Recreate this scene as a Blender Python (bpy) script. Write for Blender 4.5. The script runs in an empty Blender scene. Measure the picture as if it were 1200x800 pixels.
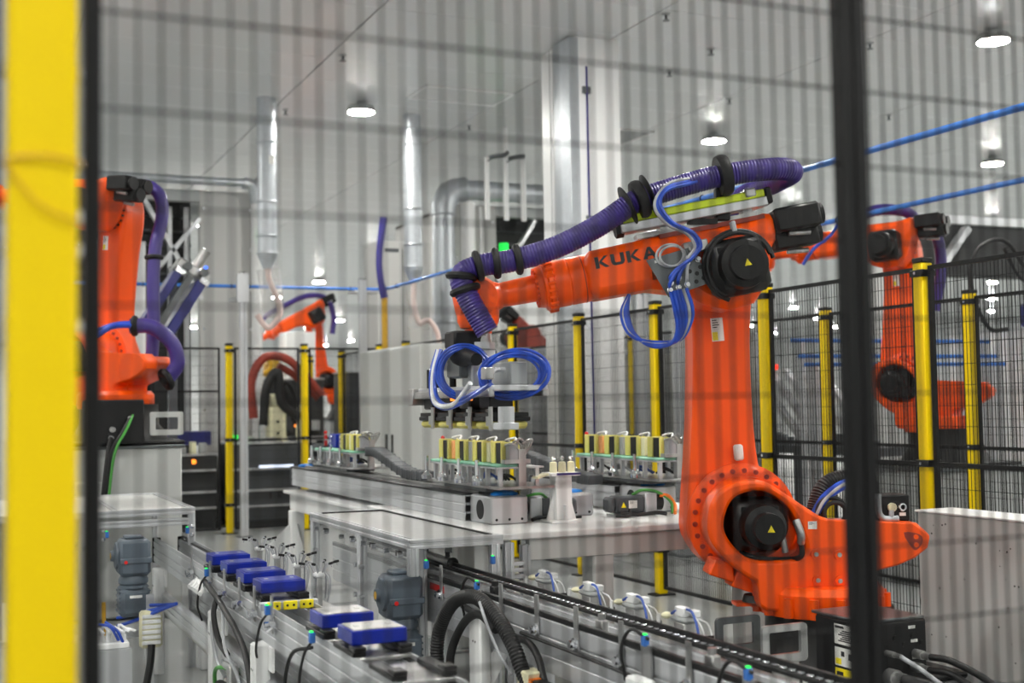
import bpy, bmesh, math, random
from mathutils import Matrix, Vector
random.seed(7)
R = math.radians
scene = bpy.context.scene
COL = scene.collection

# ---------------------------------------------------------------- camera
YAW, PIT, ROLL = R(24), math.atan(74 / 1480), 0.0165
fw = Vector((math.sin(YAW) * math.cos(PIT), math.cos(YAW) * math.cos(PIT), math.sin(PIT)))
rt0 = Vector((math.cos(YAW), -math.sin(YAW), 0))
up0 = rt0.cross(fw)
rt = rt0 * math.cos(ROLL) - up0 * math.sin(ROLL)
up = up0 * math.cos(ROLL) + rt0 * math.sin(ROLL)
cam_data = bpy.data.cameras.new('camera')
cam = bpy.data.objects.new('camera', cam_data)
COL.objects.link(cam)
cam.matrix_world = Matrix(((rt.x, up.x, -fw.x, 0), (rt.y, up.y, -fw.y, 0), (rt.z, up.z, -fw.z, 1.5), (0, 0, 0, 1)))
cam_data.sensor_width = 36
cam_data.lens = 36 * 1480 / 1200
cam_data.clip_start = 0.05
cam_data.clip_end = 300
cam_data.dof.use_dof = True
cam_data.dof.focus_distance = 5.7
cam_data.dof.aperture_fstop = 2.3
scene.camera = cam

# ---------------------------------------------------------------- world, exposure (the hall is closed: its lamps light it)
world = bpy.data.worlds.new('world')
scene.world = world
world.use_nodes = True
world.node_tree.nodes['Background'].inputs[0].default_value = (0.8, 0.85, 0.9, 1)
world.node_tree.nodes['Background'].inputs[1].default_value = 0.4
LAMP_STRENGTH = 430.0
vs = scene.view_settings
vs.view_transform = 'Standard'
vs.look = 'None'
vs.exposure = 0.0
vs.gamma = 1.0
vs.use_curve_mapping = False
scene.cycles.sample_clamp_indirect = 10.0

# ---------------------------------------------------------------- materials
def lin(c):
    return tuple(((x / 255) / 12.92 if x / 255 <= 0.04045 else ((x / 255 + 0.055) / 1.055) ** 2.4) for x in c)
MATS = {}
def mat(name, rgb, rough=0.5, metal=0.0, coat=0.0, spec=0.5, var=0.06, vscale=6.0, bump=0.0, bscale=60.0, emit=0.0, trans=0.0, alpha=1.0):
    m = bpy.data.materials.new(name)
    m.use_nodes = True
    nt = m.node_tree
    b = nt.nodes['Principled BSDF']
    c = lin(rgb)
    b.inputs['Roughness'].default_value = rough
    b.inputs['Metallic'].default_value = metal
    b.inputs['Specular IOR Level'].default_value = spec
    b.inputs['Coat Weight'].default_value = coat
    b.inputs['Coat Roughness'].default_value = 0.12
    if emit:
        b.inputs['Emission Color'].default_value = (*c, 1)
        b.inputs['Emission Strength'].default_value = emit
    if trans:
        b.inputs['Transmission Weight'].default_value = trans
    b.inputs['Alpha'].default_value = alpha
    if var and not emit:
        tc = nt.nodes.new('ShaderNodeTexCoord')
        nz = nt.nodes.new('ShaderNodeTexNoise')
        nz.inputs['Scale'].default_value = vscale
        nz.inputs['Detail'].default_value = 4
        nt.links.new(tc.outputs['Object'], nz.inputs['Vector'])
        mx = nt.nodes.new('ShaderNodeMix')
        mx.data_type = 'RGBA'
        mx.inputs[6].default_value = (*[x * (1 - var) for x in c], 1)
        mx.inputs[7].default_value = (*[min(1, x * (1 + var)) for x in c], 1)
        nt.links.new(nz.outputs['Fac'], mx.inputs[0])
        nt.links.new(mx.outputs[2], b.inputs['Base Color'])
        if bump:
            n2 = nt.nodes.new('ShaderNodeTexNoise')
            n2.inputs['Scale'].default_value = bscale
            nt.links.new(tc.outputs['Object'], n2.inputs['Vector'])
            bp = nt.nodes.new('ShaderNodeBump')
            bp.inputs['Strength'].default_value = bump
            bp.inputs['Distance'].default_value = 0.01
            nt.links.new(n2.outputs['Fac'], bp.inputs['Height'])
            nt.links.new(bp.outputs['Normal'], b.inputs['Normal'])
    else:
        b.inputs['Base Color'].default_value = (*c, 1)
    MATS[name] = m
    return m
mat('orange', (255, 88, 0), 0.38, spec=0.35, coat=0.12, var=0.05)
mat('black', (12, 12, 13), 0.40, spec=0.35)
mat('blackmatte', (15, 15, 17), 0.55, spec=0.35)
mat('blackpaint', (14, 14, 16), 0.5, spec=0.25, bump=0.05)
mat('rubber', (14, 14, 15), 0.5)
mat('yellow', (244, 210, 0), 0.5, spec=0.2, coat=0.0, var=0.03)
mat('grey', (198, 200, 198), 0.45, var=0.03, bump=0.04)
mat('greymid', (165, 168, 168), 0.5, var=0.05)
mat('greydark', (70, 73, 77), 0.5)
mat('white', (235, 236, 236), 0.4, var=0.02)
mat('boothpanel', (178, 178, 176), 0.5, var=0.04, vscale=2)
mat('dark', (44, 45, 46), 0.7)
mat('alu', (200, 202, 205), 0.38, metal=0.55, var=0.05, vscale=15)
mat('steel', (185, 185, 184), 0.3, metal=0.8, var=0.12, vscale=12)
mat('chrome', (225, 226, 230), 0.14, metal=1.0, var=0)
mat('galv', (190, 195, 200), 0.42, metal=0.7, var=0.14, vscale=25, bump=0.06)
mat('darksteel', (104, 108, 110), 0.35, metal=0.7, var=0.15, vscale=10)
mat('purple', (58, 42, 122), 0.42, coat=0.1, var=0.06)
mat('purpledark', (42, 36, 112), 0.4, coat=0.2)
mat('bluecable', (30, 76, 190), 0.32, coat=0.3)
mat('bluepipe', (48, 112, 196), 0.35, coat=0.3)
mat('bluemodule', (8, 36, 150), 0.35, spec=0.35, coat=0.1)
mat('navy', (28, 34, 110), 0.35, coat=0.3)
mat('bluecap', (30, 134, 226), 0.35)
mat('greycable', (170, 172, 176), 0.4)
mat('motorgrey', (84, 95, 106), 0.45, coat=0.1, bump=0.05)
mat('palegreen', (142, 205, 176), 0.45)
mat('paleyellow', (222, 212, 112), 0.5)
mat('limeyellow', (206, 226, 30), 0.35, coat=0.3)
mat('cream', (230, 226, 190), 0.5)
mat('lightorange', (244, 168, 110), 0.5)
mat('red', (214, 28, 20), 0.35, coat=0.3)
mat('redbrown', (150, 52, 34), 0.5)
mat('orangecable', (240, 120, 20), 0.4)
mat('greencable', (70, 150, 60), 0.4)
mat('pinkhose', (224, 200, 194), 0.45)
mat('plasticfilm', (206, 204, 202), 0.25, alpha=0.3, var=0.02)
mat('goldyellow', (208, 160, 30), 0.4)
mat('stickerwhite', (238, 238, 234), 0.4, var=0.01)
mat('stickeryellow', (246, 226, 20), 0.4, var=0.01)
mat('print', (40, 40, 44), 0.5, var=0)
mat('paleblue', (60, 90, 170), 0.5)
mat('acrylic', (240, 244, 246), 0.05, alpha=0.16, var=0)
mat('chain', (150, 152, 156), 0.3, metal=0.8)
mat('floor', (152, 155, 155), 0.28, var=0.05, vscale=0.7)
mat('ceil', (226, 228, 228), 0.25, var=0.02, vscale=0.5)
mat('joint', (120, 122, 122), 0.8)
mat('wallwhite', (226, 228, 228), 0.4, var=0.02, vscale=0.5)
mat('ledgreen', (30, 255, 90), emit=1.0)
mat('ledblue', (60, 110, 255), emit=2.5)
mat('ledred', (255, 60, 40), emit=2.5)
mat('ledorange', (255, 140, 40), emit=2.5)
mat('screenwhite', (225, 235, 255), emit=1.2)
mat('lamp', (255, 253, 246), emit=LAMP_STRENGTH)

# ---------------------------------------------------------------- mesh builder
def frame(d):
    d = Vector(d).normalized()
    a = Vector((0, 0, 1)) if abs(d.z) < 0.9 else Vector((1, 0, 0))
    x = a.cross(d).normalized()
    return x, d.cross(x), d
def spline(pts, sub):
    P = [Vector(p) for p in pts]
    if sub <= 1 or len(P) < 3:
        return P
    out = []
    n = len(P)
    for i in range(n - 1):
        p0 = P[i - 1] if i else P[0] * 2 - P[1]
        p1, p2 = P[i], P[i + 1]
        p3 = P[i + 2] if i + 2 < n else P[-1] * 2 - P[-2]
        for k in range(sub):
            t = k / sub
            out.append(0.5 * ((2 * p1) + (p2 - p0) * t + (2 * p0 - 5 * p1 + 4 * p2 - p3) * t * t + (3 * p1 - p0 - 3 * p2 + p3) * t ** 3))
    out.append(P[-1])
    return out
class MB:
    def __init__(s, M=None):
        s.v, s.f, s.M, s.k = [], [], M or Matrix(), []
    def add(s, vs, fs, M=None):
        n = len(s.v)
        s.k.append((n, len(s.f)))
        T = s.M @ M if M else s.M
        s.v += [(T @ Vector(p))[:] for p in vs]
        s.f += [[i + n for i in f] for f in fs]
        return s
    def box(s, lo, hi, b=0.0, M=None):
        x0, y0, z0 = lo; x1, y1, z1 = hi
        if x0 > x1: x0, x1 = x1, x0
        if y0 > y1: y0, y1 = y1, y0
        if z0 > z1: z0, z1 = z1, z0
        if not b:
            v = [(x, y, z) for z in (z0, z1) for y in (y0, y1) for x in (x0, x1)]
            f = [(0, 2, 3, 1), (4, 5, 7, 6), (0, 1, 5, 4), (2, 6, 7, 3), (0, 4, 6, 2), (1, 3, 7, 5)]
            return s.add(v, f, M)
        b = min(b, (x1 - x0) * 0.45, (y1 - y0) * 0.45, (z1 - z0) * 0.45)
        v, idx = [], {}
        for sx in (0, 1):
            for sy in (0, 1):
                for sz in (0, 1):
                    c = ((x0, x1)[sx], (y0, y1)[sy], (z0, z1)[sz])
                    o = (1 - 2 * sx, 1 - 2 * sy, 1 - 2 * sz)
                    for a in range(3):
                        p = [c[k] + (0 if k == a else o[k] * b) for k in range(3)]
                        idx[(sx, sy, sz, a)] = len(v)
                        v.append(tuple(p))
        f = []
        for a in range(3):
            for sd in (0, 1):
                q = []
                for (i, j) in ((0, 0), (1, 0), (1, 1), (0, 1)):
                    k = [0, 0, 0]
                    k[a] = sd; k[(a + 1) % 3] = i; k[(a + 2) % 3] = j
                    q.append(idx[(*k, a)])
                f.append(q)
        for a in range(3):
            for i in (0, 1):
                for j in (0, 1):
                    k0 = [0, 0, 0]
                    k0[(a + 1) % 3] = i; k0[(a + 2) % 3] = j
                    k1 = list(k0); k1[a] = 1
                    f.append([idx[(*k0, (a + 1) % 3)], idx[(*k1, (a + 1) % 3)], idx[(*k1, (a + 2) % 3)], idx[(*k0, (a + 2) % 3)]])
        for sx in (0, 1):
            for sy in (0, 1):
                for sz in (0, 1):
                    f.append([idx[(sx, sy, sz, a)] for a in range(3)])
        return s.add(v, f, M)
    def bar(s, p0, p1, w, h, b=0.0):
        """box beam from p0 to p1, w across, h upright"""
        p0, p1 = Vector(p0), Vector(p1)
        x, y, d = frame(p1 - p0)
        M = Matrix(((x.x, y.x, d.x, p0.x), (x.y, y.y, d.y, p0.y), (x.z, y.z, d.z, p0.z), (0, 0, 0, 1)))
        return s.box((-w / 2, -h / 2, 0), (w / 2, h / 2, (p1 - p0).length), b, M)
    def lathe(s, p0, d, prof, n=20):
        p0 = Vector(p0)
        x, y, d = frame(d)
        v, f = [], []
        for (h, r) in prof:
            for k in range(n):
                a = 2 * math.pi * k / n
                v.append(p0 + d * h + x * (r * math.cos(a)) + y * (r * math.sin(a)))
        m = len(prof)
        for i in range(m - 1):
            for k in range(n):
                f.append([i * n + k, i * n + (k + 1) % n, (i + 1) * n + (k + 1) % n, (i + 1) * n + k])
        f.append(list(range(n - 1, -1, -1)))
        f.append([(m - 1) * n + k for k in range(n)])
        return s.add(v, f)
    def cyl(s, p0, p1, r, n=14, r2=None):
        L = (Vector(p1) - Vector(p0)).length
        return s.lathe(p0, Vector(p1) - Vector(p0), [(0, r), (L, r if r2 is None else r2)], n)
    def prism(s, poly, y0, y1):
        """polygon in x,z extruded along y"""
        n = len(poly)
        v = [(p[0], y0, p[1]) for p in poly] + [(p[0], y1, p[1]) for p in poly]
        f = [list(range(n)), list(range(2 * n - 1, n - 1, -1))]
        f += [[i, (i + 1) % n, n + (i + 1) % n, n + i] for i in range(n)]
        return s.add(v, f)
    def zprism(s, poly, z0, z1):
        n = len(poly)
        v = [(p[0], p[1], z0) for p in poly] + [(p[0], p[1], z1) for p in poly]
        f = [list(range(n)), list(range(2 * n - 1, n - 1, -1))]
        f += [[i, (i + 1) % n, n + (i + 1) % n, n + i] for i in range(n)]
        return s.add(v, f)
    def ring(s, outer, inner, y0, y1):
        n = len(outer)
        v = [(p[0], y, p[1]) for L in (outer, inner) for y in (y0, y1) for p in L]
        f = []
        for i in range(n):
            j = (i + 1) % n
            f += [[i, j, n + j, n + i], [2 * n + i, 3 * n + i, 3 * n + j, 2 * n + j], [i, 2 * n + i, 2 * n + j, j], [n + i, n + j, 3 * n + j, 3 * n + i]]
        return s.add(v, f)
    def tube(s, pts, r, n=8, sub=6, rib=0.0, pitch=0.012, closed=False):
        P = spline(pts, sub)
        if rib:
            D = [0]
            for a, b in zip(P, P[1:]):
                D.append(D[-1] + (b - a).length)
            m = max(4, int(D[-1] / pitch) * 2)
            Q, j = [], 0
            for i in range(m + 1):
                t = D[-1] * i / m
                while j < len(D) - 2 and D[j + 1] < t:
                    j += 1
                u = (t - D[j]) / max(1e-9, D[j + 1] - D[j])
                Q.append(P[j].lerp(P[j + 1], min(1, u)))
            P = Q
        v, f = [], []
        x = None
        for i, p in enumerate(P):
            d = (P[min(i + 1, len(P) - 1)] - P[max(i - 1, 0)])
            if closed and i in (0, len(P) - 1):
                d = P[1] - P[-2]
            d.normalize()
            if x is None:
                x = frame(d)[0]
            x = (x - d * x.dot(d)).normalized()
            y = d.cross(x)
            rr = r - (rib if i % 2 else 0)
            for k in range(n):
                a = 2 * math.pi * k / n
                v.append(p + x * (rr * math.cos(a)) + y * (rr * math.sin(a)))
        m = len(P)
        for i in range(m - 1):
            for k in range(n):
                f.append([i * n + k, i * n + (k + 1) % n, (i + 1) * n + (k + 1) % n, (i + 1) * n + k])
        if not closed:
            f.append(list(range(n - 1, -1, -1)))
            f.append([(m - 1) * n + k for k in range(n)])
        return s.add(v, f)
    def torus(s, c, axis, Rr, r, n=24, m=8, sx=1.0):
        x, y, d = frame(axis)
        c = Vector(c)
        v, f = [], []
        for i in range(n):
            a = 2 * math.pi * i / n
            e = x * math.cos(a) * sx + y * math.sin(a)
            for k in range(m):
                b = 2 * math.pi * k / m
                v.append(c + e * (Rr + r * math.cos(b)) + d * (r * math.sin(b)))
        for i in range(n):
            for k in range(m):
                f.append([i * m + k, ((i + 1) % n) * m + k, ((i + 1) % n) * m + (k + 1) % m, i * m + (k + 1) % m])
        return s.add(v, f)
    def sph(s, c, r, n=16, m=10):
        if not isinstance(r, (tuple, list)):
            r = (r, r, r)
        v = [(c[0], c[1], c[2] - r[2])]
        for i in range(1, m):
            a = math.pi * i / m - math.pi / 2
            for k in range(n):
                b = 2 * math.pi * k / n
                v.append((c[0] + r[0] * math.cos(a) * math.cos(b), c[1] + r[1] * math.cos(a) * math.sin(b), c[2] + r[2] * math.sin(a)))
        v.append((c[0], c[1], c[2] + r[2]))
        f = [[0, 1 + (k + 1) % n, 1 + k] for k in range(n)]
        for i in range(m - 2):
            for k in range(n):
                f.append([1 + i * n + k, 1 + i * n + (k + 1) % n, 1 + (i + 1) * n + (k + 1) % n, 1 + (i + 1) * n + k])
        t = len(v) - 1
        f += [[t, 1 + (m - 2) * n + k, 1 + (m - 2) * n + (k + 1) % n] for k in range(n)]
        return s.add(v, f)
    def mesh(s, name, m):
        me = bpy.data.meshes.new(name)
        me.from_pydata(s.v, [], s.f)
        if len(s.v) < 30000:
            bm = bmesh.new(); bm.from_mesh(me)
            bmesh.ops.recalc_face_normals(bm, faces=bm.faces)
            bm.to_mesh(me); bm.free()
        me.polygons.foreach_set('use_smooth', [True] * len(me.polygons))
        me.set_sharp_from_angle(angle=R(38))
        me.materials.append(MATS[m])
        return me
def obj(name, mb, m, parent=None, bevel=0.0, kind=None):
    me = mb if isinstance(mb, bpy.types.Mesh) else mb.mesh(name, m)
    o = bpy.data.objects.new(name, me)
    COL.objects.link(o)
    if parent:
        o.parent = parent
    if bevel:
        bv = o.modifiers.new('bevel', 'BEVEL')
        bv.width = bevel; bv.segments = 2; bv.limit_method = 'ANGLE'; bv.angle_limit = R(40)
    if kind:
        o['kind'] = kind
    return o
def parts(name, mb, m, parent, group_n=1):
    """one object for each primitive (or run of group_n primitives) of the builder"""
    ks = mb.k[::group_n] + [(len(mb.v), len(mb.f))]
    out = []
    for (v0, f0), (v1, f1) in zip(ks, ks[1:]):
        q = MB()
        q.v = mb.v[v0:v1]
        q.f = [[i - v0 for i in f] for f in mb.f[f0:f1]]
        out.append(obj(name, q, m, parent))
    return out
def tag(o, label, cat, group=None, kind=None):
    o['label'] = label; o['category'] = cat
    if group: o['group'] = group
    if kind: o['kind'] = kind
    return o
def thing(name, label, cat, loc=(0, 0, 0), group=None, rz=0.0):
    o = bpy.data.objects.new(name, None)
    COL.objects.link(o)
    o.empty_display_size = 0.1
    o.location = loc
    o.rotation_euler = (0, 0, rz)
    return tag(o, label, cat, group)
def struct(name, mb, m, parent=None, label=None):
    o = obj(name, mb, m, parent)
    if not parent:
        o['kind'] = 'structure'
    if label: o['label'] = label
    return o
def copy_tree(root, loc=None, label=None, rz=None):
    c = root.copy(); COL.objects.link(c)
    if loc is not None: c.location = loc
    if rz is not None: c.rotation_euler = (0, 0, rz)
    if label: c['label'] = label
    for ch in root.children:
        d = ch.copy(); COL.objects.link(d); d.parent = c
        d.matrix_parent_inverse = ch.matrix_parent_inverse
        for g in ch.children:
            e = g.copy(); COL.objects.link(e); e.parent = d
    return c
def RZ(a): return Matrix.Rotation(a, 4, 'Z')
def TR(x, y, z): return Matrix.Translation((x, y, z))

# ---------------------------------------------------------------- the hall
X0, X1, Y0, Y1, HC = -9.0, 46.0, -9.0, 74.0, 5.12
struct('floor', MB().box((X0, Y0, -0.1), (X1, Y1, 0)), 'floor', label='pale grey coated factory floor')
struct('wall_far', MB().box((X0, Y1, 0), (X1, Y1 + 0.1, HC)), 'wallwhite', label='white panel wall at the far end of the hall')
struct('wall_right', MB().box((X1, Y0, 0), (X1 + 0.1, Y1, HC)), 'wallwhite', label='white panel wall on the right')
struct('wall_left', MB().box((X0 - 0.1, Y0, 0), (X0, Y1, HC)), 'wallwhite', label='white panel wall on the left')
struct('wall_back', MB().box((X0, Y0 - 0.1, 0), (X1, Y0, HC)), 'wallwhite', label='white panel wall behind the camera')
ceil = struct('ceiling', MB().box((X0, Y0, HC + 0.05), (X1, Y1, HC + 0.15)), 'joint', label='white sandwich panel ceiling with dark joints')
PX, PY = 2.45, 0.88
cells = []
i = 0
while True:
    x = -8.7 + PX * i
    if x > X1: break
    j = 0
    while True:
        y = -8.56 + PY * j
        if y > Y1: break
        c = Vector((x + PX / 2, y + PY / 2, HC - 1.5))
        d = c.dot(fw)
        vis = d > 3 and abs(c.dot(rt)) < d * 0.42 and c.dot(up) < d * 0.30
        cells.append((d if vis else 1e3 + c.length, x, y))
        j += 1
    i += 1
cells.sort()
pm = MB().box((0.008, 0.005, 0), (PX - 0.008, PY - 0.005, 0.05), 0.004).mesh('ceiling_panel', 'ceil')
rest = MB()
for k, (d, x, y) in enumerate(cells):
    if k < 290:
        o = obj('ceiling_panel', pm, None, ceil)
        o.location = (x, y, HC)
    else:
        rest.box((x + 0.004, y + 0.003, HC), (x + PX - 0.004, y + PY - 0.003, HC + 0.05))
obj('ceiling_panel_field', rest, 'ceil', ceil, kind='stuff')
# raised access frames in the ceiling
for (xa, ya, xb, yb, lb) in ((4.88, 13.25, 6.0, 13.9, 'thin rectangular access frame in ceiling left of the white column'), (8.0, 14.5, 8.6, 15.6, 'dark recessed ceiling hatch right of the white column')):
    t = thing('ceiling_hatch', lb, 'hatch', (xa, ya, HC))
    w = 0.03
    for (p, q) in (((0, 0), (xb - xa, w)), ((0, yb - ya - w), (xb - xa, yb - ya)), ((0, 0), (w, yb - ya)), ((xb - xa - w, 0), (xb - xa, yb - ya))):
        obj('frame_strip', MB().box((p[0], p[1], -0.015), (q[0], q[1], 0.004)), 'white', t)
    obj('hatch_panel', MB().box((w, w, -0.006), (xb - xa - w, yb - ya - w, 0.002)), 'ceil' if xa < 6 else 'greymid', t)

# lamps on a five metre grid
lamp = thing('ceiling_lamp', 'x', 'lamp', (0, 0, 0), 'round ceiling lamps on a grid')
obj('housing', MB().lathe((0, 0, 0.11), (0, 0, -1), [(0, 0.05), (0.03, 0.06), (0.05, 0.15), (0.10, 0.175), (0.115, 0.175), (0.118, 0.158)], 24), 'greymid', lamp)
obj('lens', MB().lathe((0, 0, 0.0), (0, 0, -1), [(0, 0.155), (0.012, 0.15), (0.018, 0.10)], 24), 'lamp', lamp)
near = {(4.45, 9.3): None, (9.4, 9.3): 'large bright round ceiling lamp in the upper right corner', (4.45, 14.3): 'bright round ceiling lamp between the two galvanised ducts, above the thin access frame',
        (9.4, 14.3): 'round ceiling lamp above the purple hose of the large robot', (14.35, 14.3): 'round ceiling lamp just above the lower blue pipe at right',
        (4.45, 19.3): 'small round ceiling lamp beside the left galvanised duct', (9.4, 29.3): 'small round ceiling lamp left of the purple hanging tube',
        (19.3, 19.3): 'round ceiling lamp above the dark gantry beam at right', (24.25, 24.3): 'round ceiling lamp seen through the mesh beside the right yellow post'}
first = True
for ix in range(10):
    for iy in range(16):
        x, y = round(-5.45 + 4.95 * ix, 2), round(-5.7 + 5.0 * iy, 2)
        lb = None
        for (a, b), l in near.items():
            if abs(a - x) < 0.4 and abs(b - y) < 0.4: lb = l
        c = Vector((x, y, 3.51)); dd = c.dot(fw)
        seen = dd > 1 and abs(c.dot(rt)) < dd * .41 and c.dot(up) < dd * .275
        lb = lb or ('small round ceiling lamp far down the hall, one of many in rows' if seen else 'round ceiling lamp of the grid beyond the edge of the picture')
        loc = (x, y, 5.01)
        if first:
            lamp.location = loc; lamp['label'] = lb; first = False
        else:
            copy_tree(lamp, loc, lb)
# sprinkler heads
spr = None
for (x, y, lb) in ((3.67, 12.4, 'small ceiling sprinkler head left of the bright lamp, high up'), (3.70, 14.95, 'small ceiling sprinkler head beside the left galvanised duct'), (6.12, 15.0, 'small ceiling sprinkler head right of the middle galvanised duct'),
                   (6.09, 10.02, 'small ceiling sprinkler head above the white column, near the top edge'), (7.13, 10.86, 'small ceiling sprinkler head highest right of the white column'), (7.17, 11.75, 'small ceiling sprinkler head in the bright reflection right of the column'),
                   (8.51, 12.6, 'small ceiling sprinkler head above the lamp over the purple hose'), (8.54, 10.1, 'small ceiling sprinkler head right of the black fence post'), (10.95, 12.63, 'small ceiling sprinkler head above the upper blue pipe')):
    if spr is None:
        spr = thing('sprinkler_head', lb, 'sprinkler', (x, y, HC), 'ceiling sprinkler heads')
        obj('escutcheon', MB().cyl((0, 0, 0), (0, 0, -0.012), 0.04, 12), 'greymid', spr)
        obj('nozzle', MB().lathe((0, 0, -0.012), (0, 0, -1), [(0, 0.014), (0.04, 0.012), (0.05, 0.035), (0.055, 0.035)], 10), 'darksteel', spr)
    else:
        copy_tree(spr, (x, y, HC), lb)

# ---------------------------------------------------------------- safety fences
def yellow_post(x, y, label, h=2.27, w=0.078, rz=0.0, group='yellow fence posts'):
    t = thing('fence_post', label, 'fence post', (x, y, 0), group, rz)
    obj('post', MB().box((-w / 2, -w / 2, 0.012), (w / 2, w / 2, h), 0.006), 'yellow', t)
    obj('cap', MB().box((-w / 2 - 0.004, -w / 2 - 0.004, h), (w / 2 + 0.004, w / 2 + 0.004, h + 0.03), 0.006), 'black', t)
    obj('base_plate', MB().box((-0.09, -0.06, 0), (0.09, 0.06, 0.012)), 'black', t)
    for z in (0.35, 1.13, h - 0.06):
        c = obj('clamp', MB().box((-w / 2 - 0.012, -w / 2 - 0.012, z - 0.02), (w / 2 + 0.012, w / 2 + 0.012, z + 0.02), 0.004), 'black', t)
        parts('bolt', MB().cyl((-w / 2 - 0.012, 0, z), (-w / 2 - 0.022, 0, z), 0.009, 8).cyl((0, -w / 2 - 0.012, z), (0, -w / 2 - 0.022, z), 0.009, 8), 'chrome', c)
    return t
def fence_panel(p0, p1, label, z0=0.05, z1=2.25, mid=(1.125,), pitch=0.0275, hp=0.115, group='black wire mesh fence panels', fr=0.024, wr=0.0015, stuff=True):
    p0, p1 = Vector((*p0, 0)), Vector((*p1, 0))
    d = (p1 - p0); L = d.length
    a = math.atan2(d.y, d.x)
    t = thing('safety_fence', label, 'fence panel', p0, group, a)
    for z in (z0 + fr / 2, *mid, z1 - fr / 2):
        obj('rail', MB().box((0, -0.012, z - fr / 2), (L, 0.012, z + fr / 2)), 'blackpaint', t)
    for x in (fr / 2, L - fr / 2):
        obj('stile', MB().box((x - fr / 2, -0.0125, z0), (x + fr / 2, 0.0125, z1)), 'blackpaint', t)
    m = MB()
    n = int((L - 2 * fr) / pitch)
    for k in range(1, n + 1):
        x = fr + (L - 2 * fr) * k / (n + 1)
        m.box((x - wr, -wr, z0 + fr), (x + wr, wr, z1 - fr))
    z = z0 + fr + hp
    while z < z1 - fr - 0.02:
        m.box((fr, -3 * wr, z - wr), (L - fr, -wr, z + wr))
        z += hp
    obj('wire_mesh', m, 'blackpaint', t, kind='stuff')
    return t
# near fence, out of focus in front of the camera (plane y = 1.57)
NY = 1.57
t = thing('fence_post', 'large yellow fence post close to the camera at the left edge', 'fence post', (0.0965, NY, 0), 'yellow fence posts')
obj('post', MB().box((-0.0385, -0.03, 0.012), (0.0385, 0.03, 2.3), 0.006), 'yellow', t)
obj('base_plate', MB().box((-0.09, -0.06, 0), (0.09, 0.06, 0.012)), 'black', t)
obj('wire_loop', MB().tube([(-0.04, -0.034, 1.79), (0, -0.036, 1.795), (0.04, -0.034, 1.79), (0.043, 0.0, 1.79), (0.043, 0.028, 1.788)], 0.002, 6).tube([(-0.041, -0.033, 1.785), (-0.025, -0.036, 1.76), (0.0, -0.037, 1.735), (0.03, -0.036, 1.722), (0.042, -0.03, 1.72)], 0.0016, 6), 'goldyellow', t)  # thin darker yellow loop and arc across the post
for z in (1.90, 1.795, 1.73, 1.69, 1.60, 1.12):
    for sx in (-1, 1):
        c = obj('clamp', MB().box((sx * 0.0385, -0.016, z - 0.008), (sx * 0.046, 0.016, z + 0.008), 0.002), 'chrome', t)
def near_panel(xa, xb, x_first, label, n):
    t = thing('safety_fence', label, 'fence panel', (xa, NY, 0), 'black wire mesh fence panels')
    L = xb - xa
    for x in (0.01, L - 0.01):
        obj('stile', MB().box((x - 0.0105, -0.015, 0.05), (x + 0.0105, 0.015, 2.3), 0.002), 'blackpaint', t)
    for z in (0.06, 2.29):
        obj('rail', MB().box((0, -0.014, z - 0.01), (L, 0.014, z + 0.01), 0.002), 'blackpaint', t)
    vm = MB().box((-0.0013, -0.0013, 0.06), (0.0013, 0.0013, 2.29)).mesh('wire', 'blackpaint')
    for k in range(n):
        x = x_first - xa + 0.0283 * k
        if x > L - 0.025: break
        o = obj('wire', vm, None, t); o.location = (x, 0, 0)
    hm = MB().box((0.01, -0.0045, -0.0015), (L - 0.01, -0.0014, 0.0015)).mesh('wire', 'blackpaint')
    for k in range(-11, 7):
        o = obj('wire', hm, None, t); o.location = (0, 0, 1.508 + 0.1185 * k)
    return t
near_panel(0.143, 1.280, 0.178, 'near wire mesh fence panel, blurred, filling most of the picture', 60)
near_panel(1.285, 2.4, 1.32, 'near wire mesh fence panel, blurred, right of the dark upright', 60)
near_panel(-0.90, 0.050, -0.88, 'dark edge of wire mesh panel left of the large yellow post', 60)
t = thing('fence_upright', 'broad black upright close to the camera right of centre', 'fence upright', (1.283, NY, 0))
obj('strip', MB().box((-0.010, 0.016, 0.0), (0.012, 0.030, 2.3), 0.002), 'blackpaint', t)
obj('edge_profile', MB().box((0.013, 0.016, 0.0), (0.036, 0.040, 2.3), 0.002), 'black', t)
# right fence x = 5.08 and the second one behind it
FX = 5.08
ys = [4.12, 5.62, 7.15, 8.62, 9.95, 11.4, 13.0, 14.6]
plb = ['yellow fence post beyond the right edge of the big grey cabinet', 'yellow fence post right of the black upright, standing behind the grey cabinet', 'yellow fence post right of the orange robot arm', 'yellow fence post hidden in part by the hanging blue cables', 'yellow fence post right of the gripper', 'yellow fence post just behind the gripper', 'yellow fence post under the left half of the gripper', 'yellow fence post at the far corner by the white cabinet']
for y, l in zip(ys, plb):
    yellow_post(FX, y, l)
nlb = ['wire mesh panel behind the grey cabinet at right edge', 'wire mesh panel behind the tail of the orange robot', 'wire mesh panel behind the orange upper arm', 'wire mesh panel behind the right part of the table', 'wire mesh panel behind the servo motors on the table', 'wire mesh panel just right of the gripper', 'wire mesh panel farthest along the right fence']
for a, b, l in zip(ys, ys[1:], nlb):
    fence_panel((FX, a + 0.055), (FX, b - 0.055), l)
SX = 6.95
ys2 = [4.3, 5.75, 7.2, 8.9, 10.6, 12.3, 14.0, 15.7]
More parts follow.
